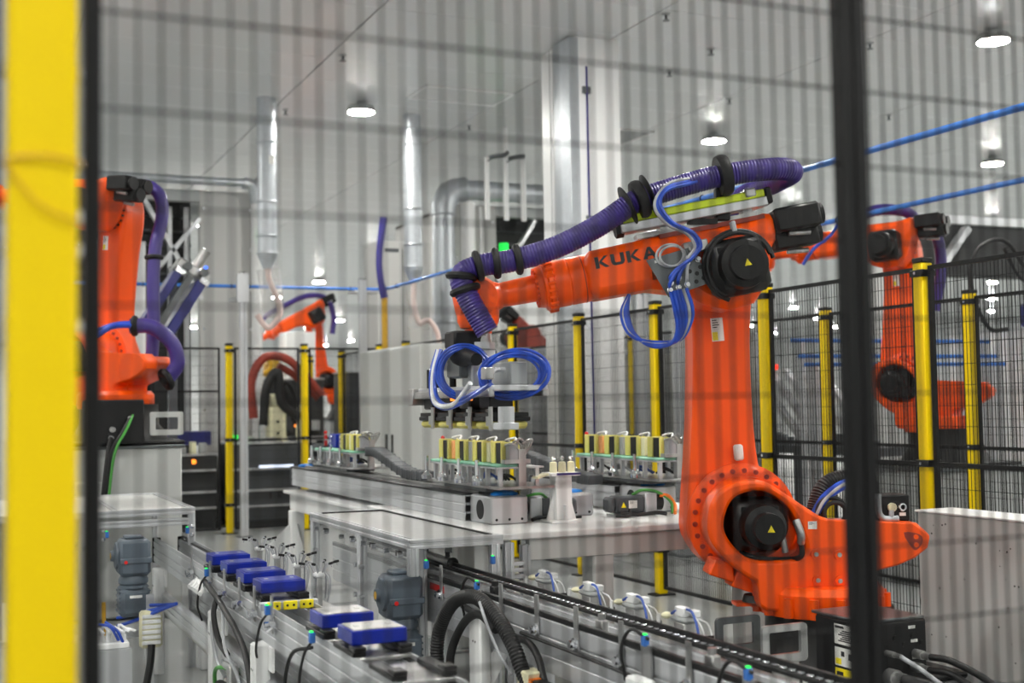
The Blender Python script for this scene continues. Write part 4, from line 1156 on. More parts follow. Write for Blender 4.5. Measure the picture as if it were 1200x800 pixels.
for k in range(7):
    m.tube([(-.08 + .025 * k, 0, .37), (-.08 + .025 * k, -.02, .43 + .01 * (k % 3)), (-.06 + .03 * k, -.06, .42)], .007, 6, 4).cyl((-.08 + .025 * k, 0, .37), (-.08 + .025 * k, 0, .40), .012, 8)
parts('fitting', m, 'white', t)
obj('blue_line', MB().tube([(-.05, -.02, .46), (0, -.06, .45), (.04, -.05, .38)], .007, 6).tube([(-.02, -.02, .47), (.03, -.06, .43), (.06, -.05, .37)], .007, 6), 'bluecable', t)

# middle frame with acrylic sides
F2 = thing('machine_enclosure', 'aluminium frame with clear acrylic sides in the middle', 'frame', (0, 0, 0))
zt = .90
fx0, fx1, fy0, fy1 = 1.89, 2.33, 5.41, 7.10
for (x, y) in ((fx0 + .02, fy0 + .02), (fx0 + .02, 6.2), (fx0 + .02, fy1), (fx1 - .02, fy0 + .02), (fx1 + .05, fy0 + .02), (fx1 + .15, fy0 + .05)):
    obj('leg', aluprof(MB(), (x - .022, y - .022, 0 if x > 2.2 or y > 6 else .735), (x + .022, y + .022, zt - .04 if x < 2.4 else zt - .06), 2), 'alu', F2)
obj('leg', aluprof(MB(), (fx0 + .1, fy0 + .16, 0), (fx0 + .14, fy0 + .2, zt - .04), 2), 'alu', F2)
for (lo, hi, ax) in (((fx0, fy0, zt - .045), (fx1 + .02, fy0 + .045, zt), 0), ((fx0, fy0 + .045, zt - .045), (fx0 + .045, fy1, zt), 1), ((fx0, fy1, zt - .045), (2.44, fy1 + .045, zt), 0), ((fx0, fy0 + .1, .35), (fx0 + .03, fy1, .39), 1)):
    obj('profile', aluprof(MB(), lo, hi, ax), 'alu', F2)
obj('top_panel', MB().box((fx0 + .045, fy0 + .045, zt - .018), (2.30, fy1, zt - .006)), 'steel', F2)
obj('black_seal', MB().box((fx0 + .06, fy1 - .012, zt - .006), (2.31, fy1, zt + .002)).box((2.30, fy0 + .045, zt - .006), (2.312, fy1, zt + .002)), 'black', F2)
obj('acrylic_panel', MB().box((fx0 + .012, fy0 + .06, .40), (fx0 + .018, 6.17, zt - .05)), 'acrylic', F2)
obj('acrylic_panel', MB().box((fx0 + .012, 6.23, .40), (fx0 + .018, fy1 - .03, zt - .05)), 'acrylic', F2)
m = MB()
for y in (5.55, 5.75, 5.95, 6.12, 6.3, 6.5, 6.8, 7.0):
    m.cyl((fx0 + .012, y, .82), (fx0 - .012, y, .82), .012, 8)
for z in (.7, .55, .43):
    for y in (6.15, 6.25, 7.03):
        m.cyl((fx0 + .012, y, z), (fx0 - .012, y, z), .012, 8)
parts('clip_bolt', m, 'chrome', F2)
m = MB()
for y in (5.56, 5.96, 6.3, 6.8):
    m.box((fx0 + .002, y + .01, .81), (fx0 + .02, y + .06, .835))
parts('clip', m, 'blackmatte', F2)
sensor(F2, fx0 + .07, fy0 - .02, .79)
sensor(F2, fx1 - .045, fy0 - .02, .79)
m = MB()
for k in range(4):
    m.box((2.40, fy0 + .0, .66 + .03 * k), (2.46, fy0 + .02, .68 + .03 * k), .003)
parts('hinge', m, 'alu', F2)
t = thing('pusher_unit', 'small pneumatic pusher inside the middle frame', 'pusher', (2.30, 6.0, 0))
obj('post', MB().box((-.02, -.02, 0), (.02, .02, .70)), 'alu', t)
obj('cylinder', MB().cyl((-.08, -.25, .74), (-.08, .2, .74), .025, 12).box((-.11, -.1, .70), (.02, .05, .715)), 'steel', t)
parts('fitting', MB().cyl((-.08, -.2, .76), (-.08, -.2, .79), .012, 8).cyl((-.08, .1, .76), (-.08, .1, .79), .012, 8).sph((-.08, -.27, .74), .03, 10, 6), 'rubber', t)

# main table
T = thing('machine_table', 'long light grey steel table behind the right conveyor', 'table', (0, 0, 0))
obj('tabletop', MB().box((2.33, 5.42, .868), (3.98, 7.45, .90), .006), 'white', T)
obj('apron', MB().box((2.50, 5.45, .765), (3.96, 5.50, .868), .004), 'grey', T)
obj('apron', MB().box((3.92, 5.5, .765), (3.96, 7.4, .868), .004), 'grey', T)
obj('apron', MB().box((2.38, 7.36, .765), (3.96, 7.42, .868), .004), 'grey', T)
for (x, y, w) in ((2.90, 5.51, .115), (3.80, 5.54, .17), (2.90, 7.3, .115), (3.80, 7.3, .115)):
    l = obj('leg', MB().box((x - w / 2, y - .05, 0.015), (x + w / 2, y + .06, .868 if y < 6 else .77), .012), 'grey', T)
    obj('foot', MB().box((x - .11, y - .09, 0), (x + .11, y + .10, .015)), 'greymid', l)
# long linear axis base
LB = thing('axis_base', 'long grey steel base with gusseted legs under the linear axis', 'machine base', (0, 0, 0))
obj('top_flange', MB().box((2.36, 7.48, .845), (2.95, 9.72, .868), .004), 'white', LB)
obj('side_beam', MB().box((2.40, 7.48, .72), (2.46, 9.66, .845), .006), 'white', LB)
obj('side_beam', MB().box((2.85, 7.48, .72), (2.91, 9.66, .845), .006), 'white', LB)
for y in (7.75, 9.58):
    for x in (2.43, 2.88):
        l = obj('leg', MB().box((x - .05, y - .05, 0.015), (x + .05, y + .05, .72), .008), 'white', LB)
        if y > 9: obj('gusset', MB().add([(x - .006, y - .05, .62), (x - .006, y - .6, .1), (x - .006, y - .05, .1), (x + .006, y - .05, .62), (x + .006, y - .5, .1), (x + .006, y - .05, .1)], [(0, 1, 2), (3, 5, 4), (0, 3, 4, 1), (1, 4, 5, 2), (2, 5, 3, 0)]), 'white', l)
        if y > 9: obj('gusset', MB().add([(x - .05, y - .006, .62), (x - .6, y - .006, .1), (x - .05, y - .006, .1), (x - .05, y + .006, .62), (x - .6, y + .006, .1), (x - .05, y + .006, .1)], [(0, 1, 2), (3, 5, 4), (0, 3, 4, 1), (1, 4, 5, 2), (2, 5, 3, 0)]) if x < 2.6 else MB().box((x - .04, y - .3, .1), (x + .04, y - .05, .14)), 'white', l)
obj('floor_beam', MB().box((1.75, 9.50, 0), (3.0, 9.66, .11), .006).box((2.38, 7.5, 0), (2.48, 9.5, .11), .006), 'white', LB)
# linear axes
def axis(x, y0, y1, label, near_box, mlabel):
    t = thing('linear_axis', label, 'linear axis', (x, 0, 0), 'linear axes on the table')
    obj('beam', beam_side(MB(), 0, .28, y0, y1, .901, 1.035), 'alu', t)
    obj('cover_strip', MB().box((-.004, y0, 1.035), (.05, y1, 1.044)).box((.23, y0, 1.035), (.284, y1, 1.044)), 'black', t)
    obj('guide_rail', MB().box((.08, y0, 1.035), (.10, y1, 1.055)).box((.18, y0, 1.035), (.20, y1, 1.055)), 'steel', t)
    e = obj('end_box', MB().box((.03, y0 - .28, .901), (.235, y0 - .001, 1.04), .008), 'alu', t)
    obj('oval_port', MB().add([(.0285, y0 - .14 + .05 * math.cos(2 * math.pi * k / 16), .97 + .05 * math.sin(2 * math.pi * k / 16)) for k in range(16)], [list(range(16))]).cyl((.029, y0 - .14, .97), (.033, y0 - .14, .97), .05, 16), 'blackmatte', e)
    obj('blue_cap', MB().sph((.15, y0 - .17, 1.045), (.075, .05, .02), 18, 8), 'bluecap', e)
    m = MB()
    for k in range(3):
        m.cyl((.06 + .07 * k, y0 - .282, .925), (.06 + .07 * k, y0 - .279, .925), .007, 8)
    parts('screw', m, 'blackmatte', e)
    obj('end_plate', MB().box((-.008, y1, .90), (.288, y1 + .02, 1.05), .004), 'greydark', t)
    return t
ax1 = axis(2.44, 6.12, 9.75, 'long grey linear axis carrying the left fixture shuttle', None, None)
obj('blue_cap', MB().sph((.1, 9.7, 1.05), (.06, .05, .018), 18, 8), 'bluecap', ax1)
ax2 = axis(3.42, 6.30, 7.42, 'short grey linear axis carrying the right fixture shuttle', None, None)
def servo_drive(x, y, label, sx=1):
    F_ = Matrix.Diagonal((sx, 1, 1, 1))
    t = thing('servo_drive', label, 'servo motor', (x, y, .901), 'servo motors on the table')
    obj('gearbox', MB(F_).box((-.07, -.055, .015), (.0, .055, .12), .006), 'alu', t)
    b = obj('motor', MB(F_).box((.0, -.05, .02), (.17, .05, .11), .01).box((.17, -.045, .025), (.21, .045, .105), .014), 'greydark', t)
    obj('motor_cap', MB(F_).cyl((-.07, 0, .066), (-.12, 0, .066), .042, 16), 'black', t)
    sticker(F_ @ TR(.10, -.0505, .045) @ RZ(math.pi), .05, .04, b, False)
    obj('warning_triangle', MB(F_).prism([(.115, .05), (.145, .05), (.13, .078)], -.0515, -.05), 'stickeryellow', b)
    obj('foot', MB(F_).box((-.06, -.05, 0), (.18, .05, .015)), 'steel', t)
    obj('orange_cable', MB(F_).tube([(-.10, -.03, .105), (-.14, -.05, .10), (-.17, -.07, .05), (-.15, -.1, .01)], .010, 8), 'orangecable', t)
    obj('green_cable', MB(F_).tube([(.05, 0, .11), (.0, -.02, .135), (-.09, -.03, .12), (-.15, -.06, .07), (-.14, -.09, .01)], .008, 8), 'greencable', t)
    obj('black_cable', MB(F_).tube([(.16, -.07, .02), (.05, -.09, .014), (-.04, -.1, .02), (-.09, -.12, .012)], .010, 8).tube([(.1, -.06, .04), (.12, -.09, .012), (.2, -.1, .012)], .008, 8), 'rubber', t)
    return t
servo_drive(2.80, 5.99, 'grey servo motor with orange cable left of the pedestal')
servo_drive(3.36, 5.90, 'grey servo motor with yellow warning triangle right of the pedestal', -1)
bx = thing('housing_box', 'grey cover box with blue oval cap right of the pedestal', 'cover box', (3.02, 6.05, .901))
obj('shell', MB().box((0, 0, 0), (.14, .26, .12), .012), 'alu', bx)
obj('blue_cap', MB().sph((.06, .12, .124), (.07, .05, .015), 18, 8), 'bluecap', bx)
obj('screw', MB().cyl((.03, -.003, .02), (.03, .001, .02), .007, 8).cyl((.11, -.003, .02), (.11, .001, .02), .007, 8), 'blackmatte', bx)
# pedestal with three pins
t = thing('pin_pedestal', 'white tapered pedestal on the table holding three cream pins', 'pedestal', (2.84, 5.80, .901))
obj('foot', MB().box((-.085, -.07, 0), (.085, .07, .014), .003), 'white', t)
obj('column', MB().box((-.045, -.04, .014), (.045, .04, .235), .004), 'white', t)
parts('rib', MB().prism([(-.082, .014), (-.045, .15), (-.045, .014)], -.006, .006).prism([(.082, .014), (.045, .15), (.045, .014)], -.006, .006), 'white', t)
obj('rib', MB().box((-.006, -.068, .014), (.006, -.04, .09)), 'white', t)
obj('top_plate', MB().box((-.08, -.06, .235), (.085, .06, .252), .003), 'white', t)
obj('dark_inlay', MB().box((-.05, -.0615, .24), (.084, -.06, .251)), 'purpledark', t)
for k in range(3):
    p_ = obj('pin', MB().lathe((-.04 + .05 * k, .0, .252), (0, 0, 1), [(0, .020), (.05, .018), (.055, .008)], 12), 'cream', t)
    obj('pin_head', MB().cyl((-.04 + .05 * k, 0, .305), (-.04 + .05 * k, 0, .315), .006, 8).sph((-.04 + .05 * k, 0, .322), .012, 10, 6), 'chrome', p_)
obj('side_tongue', MB().add([(-.08, -.03, .24), (-.15, -.05, .225), (-.15, .02, .225), (-.08, .04, .24), (-.08, -.03, .25), (-.15, -.05, .235), (-.15, .02, .235), (-.08, .04, .25)], [(0, 1, 2, 3), (4, 7, 6, 5), (0, 4, 5, 1), (1, 5, 6, 2), (2, 6, 7, 3), (3, 7, 4, 0)]), 'cream', t)
# fixture shuttles
def fixture(x, y, label, far=False, n=4):
    t = thing('fixture_shuttle', label, 'fixture', (x, y, 1.056), 'fixture shuttles on the linear axes')
    obj('carriage', MB().box((-.10, -.30, 0), (.10, .30, .022), .003), 'darksteel', t)
    obj('base_plate', MB().box((-.12, -.50, .022), (.20, .52, .036), .003), 'steel', t)
    for k in range(4):
        yy = -.38 + .25 * k
        b = obj('station_plate', MB().box((-.12, yy - .105, .125), (.14, yy + .105, .133)), 'alu', t)
        parts('station_leg', MB().box((-.10, yy - .09, .036), (-.08, yy - .07, .125)).box((.10, yy - .09, .036), (.12, yy - .07, .125)).box((-.10, yy + .07, .036), (-.08, yy + .09, .125)), 'alu', b)
        obj('green_pad', MB().box((-.12, yy - .105, .133), (.0, yy + .10, .148), .006), 'palegreen', b)
        if k < n:
            q = obj('clamp_jaw', MB().box((-.065, yy - .035, .148), (.03, yy + .03, .252), .003), 'black', t)
            obj('jaw_pad', MB().box((-.07, yy + .03, .148), (.03, yy + .085, .258), .003), 'paleyellow', q)
            obj('jaw_pad', MB().box((-.068, yy - .06, .148), (.03, yy - .036, .254), .003), 'paleyellow', q)
            obj('spacer', MB().box((-.05, yy - .105, .15), (.0, yy - .062, .25)), ('greycable', 'cream', 'greycable', 'lightorange')[k % 4], q)
        pc = obj('pin_post', MB().cyl((-.14, yy + .10, .04), (-.14, yy + .10, .165), .011, 10).lathe((-.14, yy + .10, .036), (0, 0, 1), [(0, .03), (.02, .032), (.03, .02), (.05, .014)], 12), 'chrome', t)
        m = MB()
        for j in range(4):
            m.tube([(.02 + .02 * j, yy - .07 + .03 * j, .05), (-.02, yy - .02 + .02 * j, .09), (-.05 + .02 * j, yy + .03, .06)], .006, 6, 4)
        parts('wiring', m, ('rubber', 'paleblue', 'greycable', 'rubber')[k % 4], t)
        if k < n: obj('wire_tuft', MB().tube([(.0, yy - .06, .255), (.02, yy - .03, .275), (-.02, yy, .265), (.01, yy + .03, .258)], .006, 6, 4), 'white', t)
    m = MB()
    for j in range(5):
        m.tube([(.02, -.46, .15), (.0 + .02 * j, -.48, .22 + .01 * j), (-.04 + .02 * j, -.50, .25 + .012 * (j % 3)), (-.06 + .03 * j, -.46, .24)], .006, 6, 4)
    m.box((.0, -.49, .036), (.04, -.45, .22)).box((-.08, -.50, .15), (.06, -.45, .17))
    obj('end_fitting', m, 'steel', t)
    obj('red_connector', MB().sph((-.02, .52, .26), .014, 8, 6).box((-.03, .51, .16), (-.01, .53, .20)).box((-.03, .51, .21), (-.01, .53, .24)), 'red', t)
    return t
fixture(2.60, 6.27, 'left fixture shuttle with yellow and black clamp pads on green pads')
fixture(3.55, 6.32, 'right fixture shuttle with yellow and black clamp pads behind the robot arm')
f3 = fixture(2.60, 8.75, 'far fixture shuttle loaded with two dark blue modules', n=2)
for k, yy in enumerate((8.87, 9.12)):
    b = thing('battery_module', ['dark blue module on far shuttle, nearer one', 'dark blue module on far shuttle, farther one'][k], 'battery module', (2.66, yy, 1.205), 'modules on the far shuttle')
    obj('case', MB().box((-.07, -.09, 0), (.10, .09, .10), .006), 'bluemodule', b)
    m = MB()
    for j in range(3):
        m.cyl((-.071, 0, .02 + .03 * j), (-.085, 0, .02 + .03 * j), .011, 10)
    obj('terminal', m, 'chrome', b)
# cable chains
def cable_chain(pts, label):
    t = thing('cable_chain', label, 'cable chain', (0, 0, 0), 'dark grey cable chains')
    P = spline(pts, 8)
    m = MB()
    L_ = 0
    for a, b in zip(P, P[1:]):
        m.bar(a, b + (b - a) * .15, .09, .055, .006)
    obj('chain_body', m, 'greydark', t)
    m = MB()
    for i, (a, b) in enumerate(zip(P, P[1:])):
        if i % 2 == 0:
            m.bar(a, a.lerp(b, .35), .096, .06, .003)
    obj('chain_link', m, 'greydark', t, kind='stuff')
    return t
cable_chain([(2.62, 9.4, 1.085), (2.62, 9.6, 1.085), (2.62, 9.70, 1.12), (2.62, 9.66, 1.18), (2.62, 9.5, 1.2), (2.62, 9.32, 1.2)], 'dark cable chain bending at the left end of the long axis')
cable_chain([(2.60, 8.2, 1.2), (2.60, 8.05, 1.2), (2.60, 7.85, 1.165), (2.60, 7.45, 1.09), (2.60, 7.1, 1.085)], 'dark cable chain sloping down beside the far shuttle')
cable_chain([(3.15, 7.25, 1.20), (3.18, 6.95, 1.19), (3.22, 6.7, 1.14), (3.25, 6.4, 1.09), (3.25, 6.2, 1.08)], 'dark cable chain between the two fixture shuttles')
# big white cabinet at the back
t = thing('control_cabinet', 'tall white control cabinet left of the gripper', 'cabinet', (4.38, 12.1, 0))
obj('body', MB().box((0, 0, .1), (.53, 2.1, 2.14), .008), 'grey', t)
obj('plinth', MB().box((.02, .02, 0), (.51, 2.08, .1)), 'greydark', t)
for k in range(2):
    d_ = obj('door', MB().box((-.012, .02 + 1.04 * k, .12), (0, 1.04 + 1.03 * k, 2.12), .004), 'grey', t)
    obj('handle', MB().box((-.03, .9 + .2 * k, 1.0), (-.012, .93 + .2 * k, 1.2), .004), 'blackmatte', d_)
obj('side_panel', MB().box((.02, -.01, .12), (.51, 0, 2.12), .004), 'grey', t)
# grey cabinet at the lower right
t = thing('low_cabinet', 'light grey sheet metal cabinet in the lower right corner', 'cabinet', (4.72, 0, 0))
obj('body', MB().box((0, 2.3, .0), (.24, 5.32, .895), .006), 'grey', t)
obj('top_plate', MB().box((-.012, 2.3, .895), (.25, 5.33, .905), .002), 'white', t)
m = MB()
random.seed(3)
for k in range(34):
    yy, zz = random.uniform(4.3, 5.25), random.uniform(.2, .85)
    m.cyl((-.001, yy, zz), (.001, yy, zz), random.choice((.004, .003, .005)), 8)
obj('screw_hole', m, 'black', t, kind='stuff')

# ---------------------------------------------------------------- background
# white clad column with galvanised trunking
t = thing('clad_column', 'white clad building column reaching the ceiling behind the robot', 'column', (5.60, 10.95, 0))
obj('cladding', MB().box((0, 0, 0), (.50, .78, HC), .01), 'white', t)
obj('trunking', MB().box((-.07, .03, .0), (0, .33, HC - .02), .004), 'galv', t)
obj('trunking_side', MB().box((-.07, -.02, .0), (.03, .03, HC - .02), .004), 'galv', t)
obj('joint_strip', MB().box((-.006, .46, .0), (0, .475, HC)).box((-.006, .56, 0), (0, .57, HC)), 'greymid', t)
obj('purple_cable', MB().tube([(.12, -.02, HC - .3), (.12, -.022, 3.5), (.13, -.022, 1.0)], .012, 8, 2), 'purpledark', t)
obj('cable_clip', MB().box((.07, -.03, 4.55), (.16, 0, 4.62), .004).box((.09, -.03, 3.3), (.16, 0, 3.34), .004), 'darksteel', t)
t = thing('clad_column', 'slim white column strip right of the galvanised trunking', 'column', (6.30, 11.6, 0))
obj('cladding', MB().box((0, 0, 0), (.10, .5, HC), .01), 'wallwhite', t)
obj('edge_strip', MB().box((-.006, -.006, 0), (.02, .02, HC)), 'greymid', t)
def duct(x, y, z0, z1, r, label, flanges):
    t = thing('exhaust_duct', label, 'duct', (x, y, 0), 'galvanised ducts')
    obj('duct_pipe', MB().cyl((0, 0, z0), (0, 0, z1), r, 28), 'galv', t)
    for z in flanges:
        obj('flange', MB().torus((0, 0, z), (0, 0, 1), r, .014, 28, 8), 'galv', t)
    obj('cone', MB().lathe((0, 0, z0 - .16), (0, 0, 1), [(0, .055), (.02, .06), (.14, r * .95), (.16, r)], 24), 'galv', t)
    obj('film_sleeve', MB().tube([(0, 0, z0 - .16), (.02, .0, z0 - .3), (.06, .0, z0 - .5), (.05, 0, z0 - .72)], .13, 14, 5), 'plasticfilm', t)
    obj('flexible_hose', MB().tube([(.0, 0, z0 - .14), (.02, -.02, z0 - .3), (.10, -.05, z0 - .5), (.12, -.08, z0 - .7), (-.02, -.1, z0 - .85), (-.15, -.1, z0 - .7)] if x < 4 else [(.0, 0, z0 - .14), (-.01, -.02, z0 - .4), (.04, -.05, z0 - .65), (.16, -.06, z0 - .62), (.26, -.08, z0 - .75), (.30, -.1, z0 - .95)], .035, 10, 6, rib=.003, pitch=.02), 'pinkhose', t)
    return t
d1 = duct(3.36, 14.5, 3.28, HC, .115, 'galvanised ceiling duct at left with pale flexible hose', (4.85, 4.6, 3.9, 3.5, 3.3))
obj('sticker', MB().box((.0, -.118, 4.33), (.06, -.114, 4.43)), 'stickerwhite', d1)
duct(5.25, 14.75, 3.18, HC, .115, 'galvanised ceiling duct in the middle with pale flexible hose', (4.95, 4.75, 3.95, 3.5, 3.22))
# booth on the left
def booth(x0, x1, xo0, xo1, y, zt, label, diag, dsides):
    t = thing('machine_booth', label, 'booth', (0, y, 0), 'grey machine booths')
    obj('wall_panel', MB().box((x0, 0, 0), (x1, .1, zt), .008), 'boothpanel', t)
    obj('side_panel', MB().box((dsides, .1, 0), (dsides + .08, 2.6, zt), .008), 'boothpanel', t)
    obj('header', MB().box((xo0, 0, zt - .16), (xo1, .12, zt), .006), 'greymid', t)
    obj('roof', MB().box((min(x0, xo0), .1, zt - .05), (max(x1, xo1), 2.6, zt - .01)), 'greymid', t)
    obj('back_wall', MB().box((xo0, .75, 0), (xo1, .85, zt - .05)), 'dark', t)  # dark sheet near the opening; its colour paints the shade inside the booth
    m = MB()
    for k in range(5):
        m.box((xo0, .66, zt - .3 - .2 * k), (xo1, .75, zt - .27 - .2 * k))
    parts('louvre', m, 'greydark', t)
    for a, b in diag:
        obj('brace', MB().bar((a[0], -.03, a[1]), (b[0], -.03, b[1]), .09, .06, .004), 'alu', t)
    m = MB()
    z = .4
    while z < zt:
        m.cyl((x0 + .06, -.008, z), (x0 + .06, 0, z), .02, 10).cyl((x1 - .06, -.008, z), (x1 - .06, 0, z), .02, 10)
        z += .55
    parts('rivet', m, 'chrome', t)
    return t
b1 = booth(3.10, 3.86, 1.2, 3.10, 17.4, 4.5, 'grey machine booth with dark opening behind the left robot', (((2.35, 4.35), (3.12, 3.0)), ((2.45, 3.3), (3.1, 4.1))), 3.78)
for x in (2.72, 2.95):
    obj('inner_post', MB().box((x, .3, 0), (x + .06, .36, 4.3)), 'alu', b1)
obj('white_sheet', MB().box((1.75, .25, 1.2), (2.42, .3, 3.8)), 'white', b1)
b2 = booth(6.80, 7.52, 7.52, 9.2, 17.4, 4.5, 'grey machine booth with dark opening behind the robot wrist', (((8.15, 4.3), (7.5, 3.35)),), 6.80)
obj('white_sheet', MB().box((7.62, .25, 1.0), (9.1, .3, 3.62)), 'white', b2)
obj('beacon', MB().cyl((7.68, .1, 3.70), (7.68, .1, 3.95), .07, 14), 'ledgreen', b2)
# spiral ducts on the booths
def spiral(pts, r, label, rz=0):
    t = thing('spiral_duct', label, 'duct', (0, 0, 0), 'galvanised ducts')
    return t
t = thing('spiral_duct', 'shiny spiral duct with elbow above the robot wrist', 'duct', (0, 17.1, 0), 'galvanised ducts')
obj('vertical_run', MB().tube([(6.55, 0, .0), (6.55, 0, 4.30)], .17, 24, 1, rib=.008, pitch=.16), 'galv', t)
obj('elbow', MB().tube([(6.55, 0, 4.28), (6.56, 0, 4.42), (6.62, 0, 4.56), (6.72, 0, 4.63), (6.86, 0, 4.66)], .18, 24, 4), 'galv', t)
obj('horizontal_run', MB().tube([(6.86, 0, 4.66), (9.4, 0, 4.66)], .15, 24, 1, rib=.008, pitch=.22), 'galv', t)
obj('flange', MB().torus((6.55, 0, 4.28), (0, 0, 1), .17, .02, 24, 8).torus((6.86, 0, 4.66), (1, 0, 0), .16, .03, 24, 8).torus((6.55, 0, 2.7), (0, 0, 1), .175, .02, 24, 8), 'galv', t)
t = thing('white_pipe', 'white vertical pipe beside the shiny spiral duct', 'pipe', (6.90, 17.0, 0))
obj('pipe', MB().cyl((0, 0, 0), (0, 0, 4.45), .10, 20), 'white', t)
obj('cable', MB().tube([(.18, -.05, 4.4), (.19, -.05, 3.8), (.17, -.05, 3.4)], .025, 8), 'white', t)
obj('green_beacon', MB().cyl((.16, -.05, 3.3), (.16, -.05, 3.44), .07, 12), 'ledgreen', t)
t = thing('spiral_duct', 'slim galvanised pipe with bend on top of the left booth', 'duct', (0, 17.1, 0), 'galvanised ducts')
obj('horizontal_run', MB().tube([(1.2, 0, 4.58), (3.72, 0, 4.58)], .06, 16, 1, rib=.004, pitch=.1), 'galv', t)
obj('elbow', MB().tube([(3.64, 0, 4.58), (3.76, 0, 4.55), (3.80, 0, 4.46), (3.82, 0, 4.30)], .085, 16, 4), 'galv', t)
obj('vertical_run', MB().cyl((3.82, 0, 0), (3.82, 0, 4.32), .075, 16), 'white', t)
obj('green_beacon', MB().cyl((3.86, -.1, 3.8), (3.86, -.1, 3.9), .05, 12), 'ledgreen', t)
# hanging rails
t = thing('hanging_rail', 'pale hanging U-shaped rails from the ceiling above the spiral duct', 'rail', (6.36, 15.0, 0))
for x in (.0, .27, .52):
    obj('hanger', MB().box((x - .025, -.025, 3.9), (x + .025, .025, HC if x == .27 else 4.72)), 'white', t)
obj('hook_bar', MB().tube([(0, 0, 4.66), (.06, 0, 4.72), (.2, -.1, 4.74), (.26, -.1, 4.78)], .03, 8).tube([(.27, 0, 4.66), (.33, 0, 4.72), (.46, -.1, 4.74), (.52, 0, 4.76)], .03, 8), 'darksteel', t)
# purple hanging tube on brown pole
t = thing('hanging_tube', 'purple hanging tube with yellow lower pole left of the middle duct', 'tube', (4.93, 14.95, 0))
obj('purple_tube', MB().tube([(.0, 0, 2.85), (-.05, 0, 3.1), (-.06, 0, 3.4), (.0, 0, 3.85)], .045, 12, 6), 'purpledark', t)
obj('pole', MB().cyl((0, 0, 0), (0, 0, 2.86), .035, 12), 'goldyellow', t)
t = thing('wall_cabinet', 'tall grey locker panel behind the middle duct', 'cabinet', (5.15, 15.9, 0))
obj('body', MB().box((0, 0, 0), (.75, .6, 3.7), .01), 'boothpanel', t)
obj('door_seam', MB().box((.35, -.004, .1), (.36, 0, 3.6)).box((.1, -.004, 3.55), (.3, 0, 3.6)), 'greydark', t)
# dark blue tool with tilted plates by the left robot
t = thing('tilted_tool', 'tool with tilted dark blue plates hanging right of the left robot', 'robot tool', (2.0, 12.0, 0))
M_ = TR(0, 0, 2.5) @ Matrix.Rotation(R(32), 4, 'Y') @ Matrix.Scale(.8, 4)
obj('blue_plate', MB(M_).box((-.02, 0, -.45), (.10, .5, .32), .01), 'navy', t)
obj('blue_plate', MB(M_).box((-.30, 0, -.40), (-.20, .5, .28), .01), 'navy', t)
obj('rail', MB(M_).box((-.15, -.04, -.50), (-.07, .02, .30), .004), 'darksteel', t)
obj('steel_edge', MB(M_).box((.0, -.03, .30), (.12, .1, .37), .004).box((-.30, -.03, .26), (-.18, .1, .33), .004), 'chrome', t)
obj('mount', MB(M_).box((-.32, .1, .34), (.12, .4, .46), .02).cyl((-.1, .2, .46), (-.1, .2, .7), .06, 12), 'steel', t)
obj('clamp', MB(M_).cyl((-.2, -.06, .38), (-.2, .2, .38), .05, 10).cyl((0, -.06, .42), (0, .2, .42), .05, 10), 'darksteel', t)
obj('blue_light', MB(M_).cyl((-.02, -.07, .48), (-.02, -.02, .48), .02, 8), 'ledblue', t)
obj('hanger_post', MB().box((-.06, .55, 0), (.02, .63, 2.9), .004).box((-.06, .3, 2.8), (.02, .63, 2.88), .004), 'greydark', t)
# machines behind the back fence and elsewhere
def machine(x0, y0, x1, y1, z1, label, body='greymid', feats=()):
    t = thing('machine_unit', label, 'machine', (x0, y0, 0))
    w, d = x1 - x0, y1 - y0
    obj('body', MB().box((0, 0, .08), (w, d, z1), .015), body, t)
    obj('plinth', MB().box((.03, .03, 0), (w - .03, d - .03, .08)), 'dark', t)
    obj('door', MB().box((.04, -.012, .14), (w * .48, 0, z1 * .6), .004), body, t)
    obj('door', MB().box((w * .52, -.012, .14), (w - .04, 0, z1 * .6), .004), body, t)
    obj('handle', MB().box((w * .44, -.03, z1 * .34), (w * .46, -.012, z1 * .42)).box((w * .54, -.03, z1 * .34), (w * .56, -.012, z1 * .42)), 'blackmatte', t)
    obj('top_rim', MB().box((-.01, -.015, z1), (w + .01, d + .01, z1 + .025), .004), 'alu', t)
    return t
a = machine(1.9, 16.2, 3.1, 17.2, .92, 'low grey machine behind the back fence with blue box on top', 'dark')
m = MB()
for k in range(3):
    m.cyl((.35 + .13 * k, -.02, .62), (.35 + .13 * k, -.012, .62), .035, 12)
parts('yellow_button', m, 'stickeryellow', a)
obj('lamp_button', MB().cyl((.38, -.02, .50), (.38, -.012, .50), .03, 10).cyl((.9, -.02, .85), (.9, -.012, .85), .03, 10), 'ledorange', a)
t = thing('blue_crate', 'long dark blue box on the low machine behind the back fence', 'box', (2.12, 16.45, .946))
obj('body', MB().box((0, 0, .10), (.95, .5, .28), .01), 'navy', t)
obj('support', MB().box((.1, .05, 0), (.16, .45, .10)).box((.7, .05, 0), (.76, .45, .10)), 'greydark', t)
obj('side_block', MB().box((-.16, .0, -.0), (-.03, .2, .22), .01), 'white', t)
b = machine(3.25, 16.1, 4.35, 16.95, 1.05, 'grey machine behind the back fence below the far robot', 'greydark')
obj('green_lamp', MB().cyl((.05, -.03, 1.15), (.05, .03, 1.15), .035, 10).cyl((.18, -.03, 1.14), (.18, .03, 1.14), .035, 10), 'ledgreen', b)
obj('screen_strip', MB().box((.35, -.013, .72), (.8, -.0125, .78)), 'screenwhite', b)
t = thing('cable_robot', 'pale robot wrist with red and black hoses behind the back fence', 'robot tool', (3.95, 16.6, 1.076))
